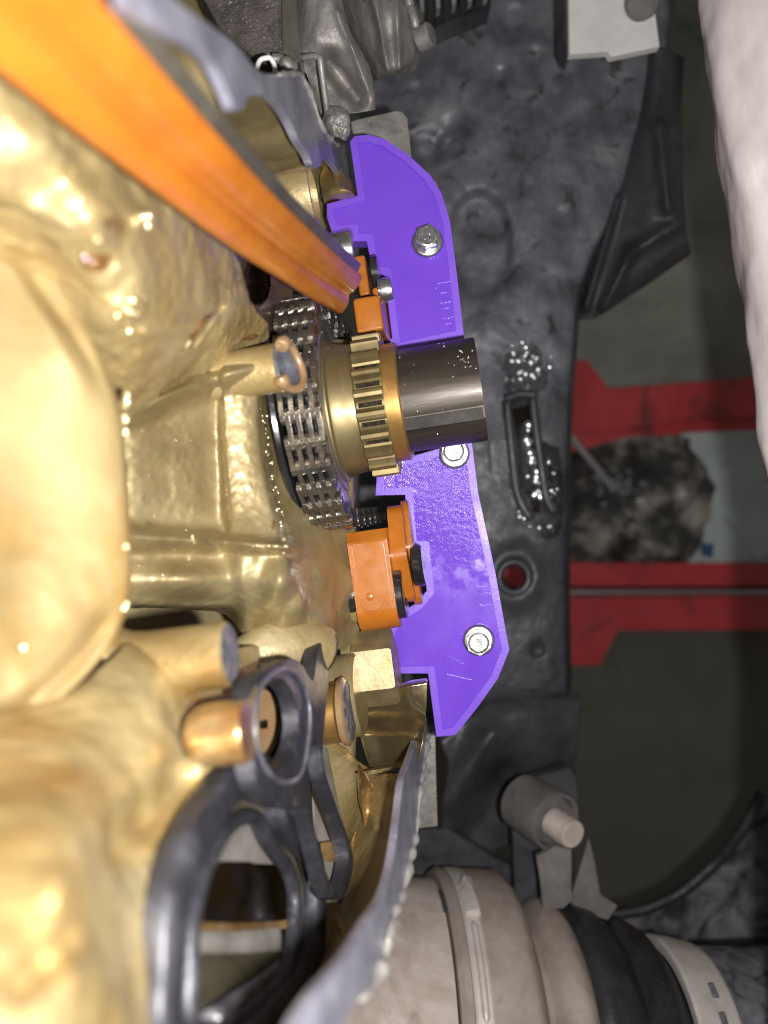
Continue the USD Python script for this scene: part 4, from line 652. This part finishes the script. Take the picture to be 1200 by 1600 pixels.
# ================================================================ driveshaft joint
cvA, cvB = P(560, 1655, .47), P(1160, 1655, .49)
axv = unit(cvB - cvA); s_ = lambda px: np.linalg.norm(P(px, 1655, .47 + .02 * (px - 560) / 600) - cvA) * (1 if px >= 560 else -1)
def rr(py, px=None): return (1655 - py) * .475 / F * .985
cv = thing('driveshaft_joint', 'dusty driveshaft joint with rubber boot and metal clamps along the bottom edge', 'driveshaft', P(800, 1650, .47))
obj('joint_housing', lathe([(s_(440), 0), (s_(440), rr(1398)), (s_(560), rr(1392)), (s_(672), rr(1391)), (s_(674), rr(1400))], cvA, axv, 128), DIRT, cv, 30)
prof = [(675, 1400), (675, 1380), (682, 1374), (692, 1376), (694, 1384), (716, 1384), (718, 1376), (745, 1375), (775, 1376), (790, 1388), (804, 1425), (810, 1446), (818, 1448), (828, 1432), (842, 1420), (858, 1420), (870, 1428), (878, 1440)]
obj('boot_collar', lathe([(s_(x), rr(y)) for x, y in prof], cvA, axv, 128), DIRTBOOT, cv, 40)
prof = [(876, 1441), (886, 1430), (900, 1427), (930, 1436), (948, 1452), (956, 1462), (966, 1448), (985, 1450), (1005, 1462), (1022, 1485), (1034, 1500)]
obj('rubber_boot', lathe([(s_(x), rr(y)) for x, y in prof], cvA, axv, 128), BLACKR, cv, 40)
obj('large_clamp', lathe([(s_(693), rr(1384)), (s_(693), rr(1376)), (s_(696), rr(1374)), (s_(716), rr(1374)), (s_(719), rr(1376)), (s_(719), rr(1384))], cvA, axv, 128), CLAMP, cv, 25)
def on_ring(px, py_top, ang): 
    """point on the turned surface, ang from the visible crest towards the bottom of the picture"""
    up = unit(UP - axv * (UP @ axv)); tw = unit(np.cross(axv, up)); tw = tw if tw @ F0 < 0 else -tw
    return cvA + axv * s_(px) + rr(py_top) * (math.cos(ang) * up + math.sin(ang) * tw)
ck = [on_ring(706, 1372, a) for a in np.linspace(.35, .85, 20)]
obj('clamp_ear', tube(ck, [.0006] + [.0018] * 18 + [.0006], 10), CLAMP, cv, True)
obj('clamp_buckle', tube([on_ring(708, 1371, a) for a in np.linspace(.02, .3, 12)], .0030, 8, sec=[(1.3, .8), (-1.3, .8), (-1.3, -.8), (1.3, -.8)]), CLAMP, cv)
ser = []
for k in range(10):
    a = .0 + k * 1.35 / 60; p = on_ring(672, 1389, a); s = trimesh.creation.icosphere(subdivisions=1, radius=.0011); s.apply_translation(p); ser.append(s)
obj('serrated_edge', cat_(ser), BLACKR, cv, kind=None)
obj('small_clamp', lathe([(s_(1030), rr(1490)), (s_(1030), rr(1476)), (s_(1034), rr(1473)), (s_(1050), rr(1474)), (s_(1090), rr(1483)), (s_(1096), rr(1486)), (s_(1100), rr(1494))], cvA, axv, 128), CLAMP, cv, 25)
for k in range(3): obj('clamp_slot', tube([on_ring(1068, 1477.5, .42 + k * .24 + b) for b in np.linspace(0, .12, 8)], .0020, 8, ref=None), MACH, cv, True)
obj('shaft', lathe([(s_(1085), 0), (s_(1085), rr(1490)), (s_(1500), rr(1490))], cvA, axv, 96), mat('scuffed_shaft_steel', [(.35, (.05, .05, .055)), (.5, (.16, .16, .18)), (.7, (.26, .26, .29))], metallic=.3, rough=(.4, .6), scale=60, bump=.6, bdist=.0006, distortion=1.2), cv, 30)
# ================================================================ right side
lb = thing('pale_bracket', 'pale flat metal bracket with a round bolt at the top right', 'bracket', P(960, 40, .47))
obj('bracket_plate', fillpx([(888, -60), (1018, -60), (1024, 20), (1031, 72), (955, 88), (950, 80), (890, 84)], .475, .006, .001), LIGHTBR, lb)
obj('bolt_head', lathe([(0, 0), (0, .0092), (.006, .0092), (.007, .008), (.0072, 0)], P(1000, 6, .472), unit(-F0 - UP * .35 + RT * .1), 32), MT, lb)
obj('bracket_edge', fillpx([(880, -60), (890, -60), (892, 84), (882, 60)], .49, .02, .001), FRAME2, lb)
ln = thing('pressed_side_panel', 'dark grey pressed steel panel with curved ridges beside the pale hose', 'panel', P(980, 330, .52))
rowsL = [[(1010, 60, .56), (1030, 70, .545), (1050, 80, .55), (1070, 90, .56)], [(995, 180, .56), (1020, 180, .545), (1045, 180, .548), (1066, 180, .56)], [(958, 290, .565), (1000, 290, .55), (1035, 290, .54), (1068, 300, .555)], [(930, 380, .57), (975, 380, .56), (1030, 370, .55), (1075, 375, .555)], [(912, 450, .575), (945, 450, .565), (1000, 430, .56), (1078, 386, .565)], [(902, 500, .585), (925, 498, .575), (985, 462, .575), (1080, 398, .585)]]
def lf(px, py): return -.012 * np.exp(-(seg_dist(px, py, (945, 480), (985, 395)) / 9) ** 2) - .010 * np.exp(-(seg_dist(px, py, (985, 395), (1060, 350)) / 12) ** 2) - .012 * np.exp(-(seg_dist(px, py, (1030, 200), (1045, 325)) / 11) ** 2) - .009 * np.exp(-(seg_dist(px, py, (915, 480), (965, 310)) / 7) ** 2)
obj('pressed_shell', loft(rowsL, 110, 80, .0008, 40, 24, fn=lf, thick=.003), FRAME2, ln, True)
hs = thing('wrapped_hose', 'thick pale wrapped hose running down the right edge', 'hose', P(1190, 300, .29))
hc = curve([P(1181, -160, .30), P(1197, 60, .305), P(1230, 300, .31), P(1276, 600, .315), P(1312, 900, .32), P(1318, 1250, .32), P(1318, 1700, .32)], 180)
hm = tube(hc, 1.0, sec=np.stack([np.cos(np.linspace(0, 2 * np.pi, 48, endpoint=False)), np.sin(np.linspace(0, 2 * np.pi, 48, endpoint=False))], 1) * .0215)
hv = np.array(hm.vertices); cn = np.repeat(hc, 48, axis=0); dirn = (hv - cn) / .0215
hv = hv + dirn * ((meshkit.fbm(hv * np.array([70, 28, 70]) + 9, 4, 4) - .5) * .008)[:, None]; hm = trimesh.Trimesh(hv, hm.faces, process=False)
obj('wrapped_sleeve', orient(hm), HOSE, hs, True)
bp = thing('black_hose', 'thin black hose curving across the lower right floor', 'hose', P(1050, 1390, .62))
obj('hose_run', tube(curve([P(930, 1432, .62), P(990, 1424, .62), P(1050, 1402, .62), P(1110, 1355, .62), P(1150, 1310, .63), P(1190, 1240, .64)], 50), .0045, 14), BLACKR, bp, True)
mp = thing('mottled_arm_plate', 'mottled grey and black flat plate behind the driveshaft at lower right', 'plate', P(1090, 1420, .66))
obj('plate_sheet', fillpx([(960, 1435), (1010, 1428), (1060, 1410), (1110, 1375), (1160, 1310), (1260, 1230), (1300, 1300), (1300, 1478), (1090, 1478), (1040, 1475)], .66, .008, .001), MOTTLE, mp)
obj('plate_lip', fillpx([(1080, 1478), (1300, 1470), (1300, 1484), (1080, 1490)], .65, .01, .001), BLACKR, mp)
# ---------------------------------------------------------------- trolley jack on the floor
jack = thing('trolley_jack', 'red steel frame of a trolley jack on the workshop floor', 'jack', (P(1040, 780, 1.0)[0], P(1040, 780, 1.0)[1], FZ))
JD = .98
def jslab(px, d, t, b=.003): return slab([P(x, y, d) for x, y in px], F0 * t, b)
obj('side_rail', jslab([(780, 560), (918, 563), (952, 607), (1400, 572), (1400, 640), (1100, 655), (780, 690)], JD, .06), RED, jack)
obj('side_rail', jslab([(780, 935), (1400, 930), (1400, 985), (966, 985), (938, 1040), (780, 1040)], JD, .06), RED, jack)
obj('rail_flange', jslab([(780, 660), (1100, 640), (1400, 628), (1400, 668), (980, 682), (900, 705), (780, 720)], JD + .02, .05), RED, jack)
obj('rail_flange', jslab([(780, 880), (1400, 880), (1400, 916), (780, 916)], JD + .01, .05), RED, jack)
obj('axle_rod', tube(np.array([P(780, 926, JD + .03), P(1400, 924, JD + .03)]), .007, 14), CHROME, jack)
obj('deck_plate', jslab([(780, 690), (960, 685), (1400, 660), (1400, 890), (780, 890)], JD + .045, .02), BLKSTEEL, jack)
obj('pivot_rod', tube(np.array([P(890, 680, JD - .01), P(960, 765, JD + .0)]), .0045, 12), CHROME, jack)
tr = thing('oily_tray', 'grimy oil-soaked tray with pale spots lying between the red jack rails', 'tray', P(1000, 785, JD + .03))
RG = loft([[(880, 700, JD + .05), (950, 682, JD + .03), (1020, 668, JD + .025), (1095, 668, JD + .03), (1120, 670, JD + .05)], [(880, 780, JD + .04), (950, 780, JD + .015), (1020, 775, JD + .01), (1090, 780, JD + .012), (1120, 780, JD + .03)], [(885, 880, JD + .05), (950, 884, JD + .03), (1020, 884, JD + .02), (1095, 884, JD + .025), (1120, 882, JD + .05)]], 90, 90, .010, 28, 30, thick=.004)
obj('soaked_surface', RG, RAG, tr, True)
obj('blue_scrap', jslab([(1096, 848), (1116, 850), (1114, 872), (1098, 868)], JD + .005, .003, .001), mat('blue_scrap_plastic', [(.3, (.02, .06, .14)), (.7, (.04, .10, .2))], rough=(.4, .6)), tr)
gp = thing('glass_pad', 'grey-green flat pad on the jack behind the oily tray', 'pad', P(1150, 770, JD + .02))
obj('pad_sheet', jslab([(1062, 674), (1400, 660), (1400, 880), (1075, 880)], JD + .02, .01), GLASSY, gp)
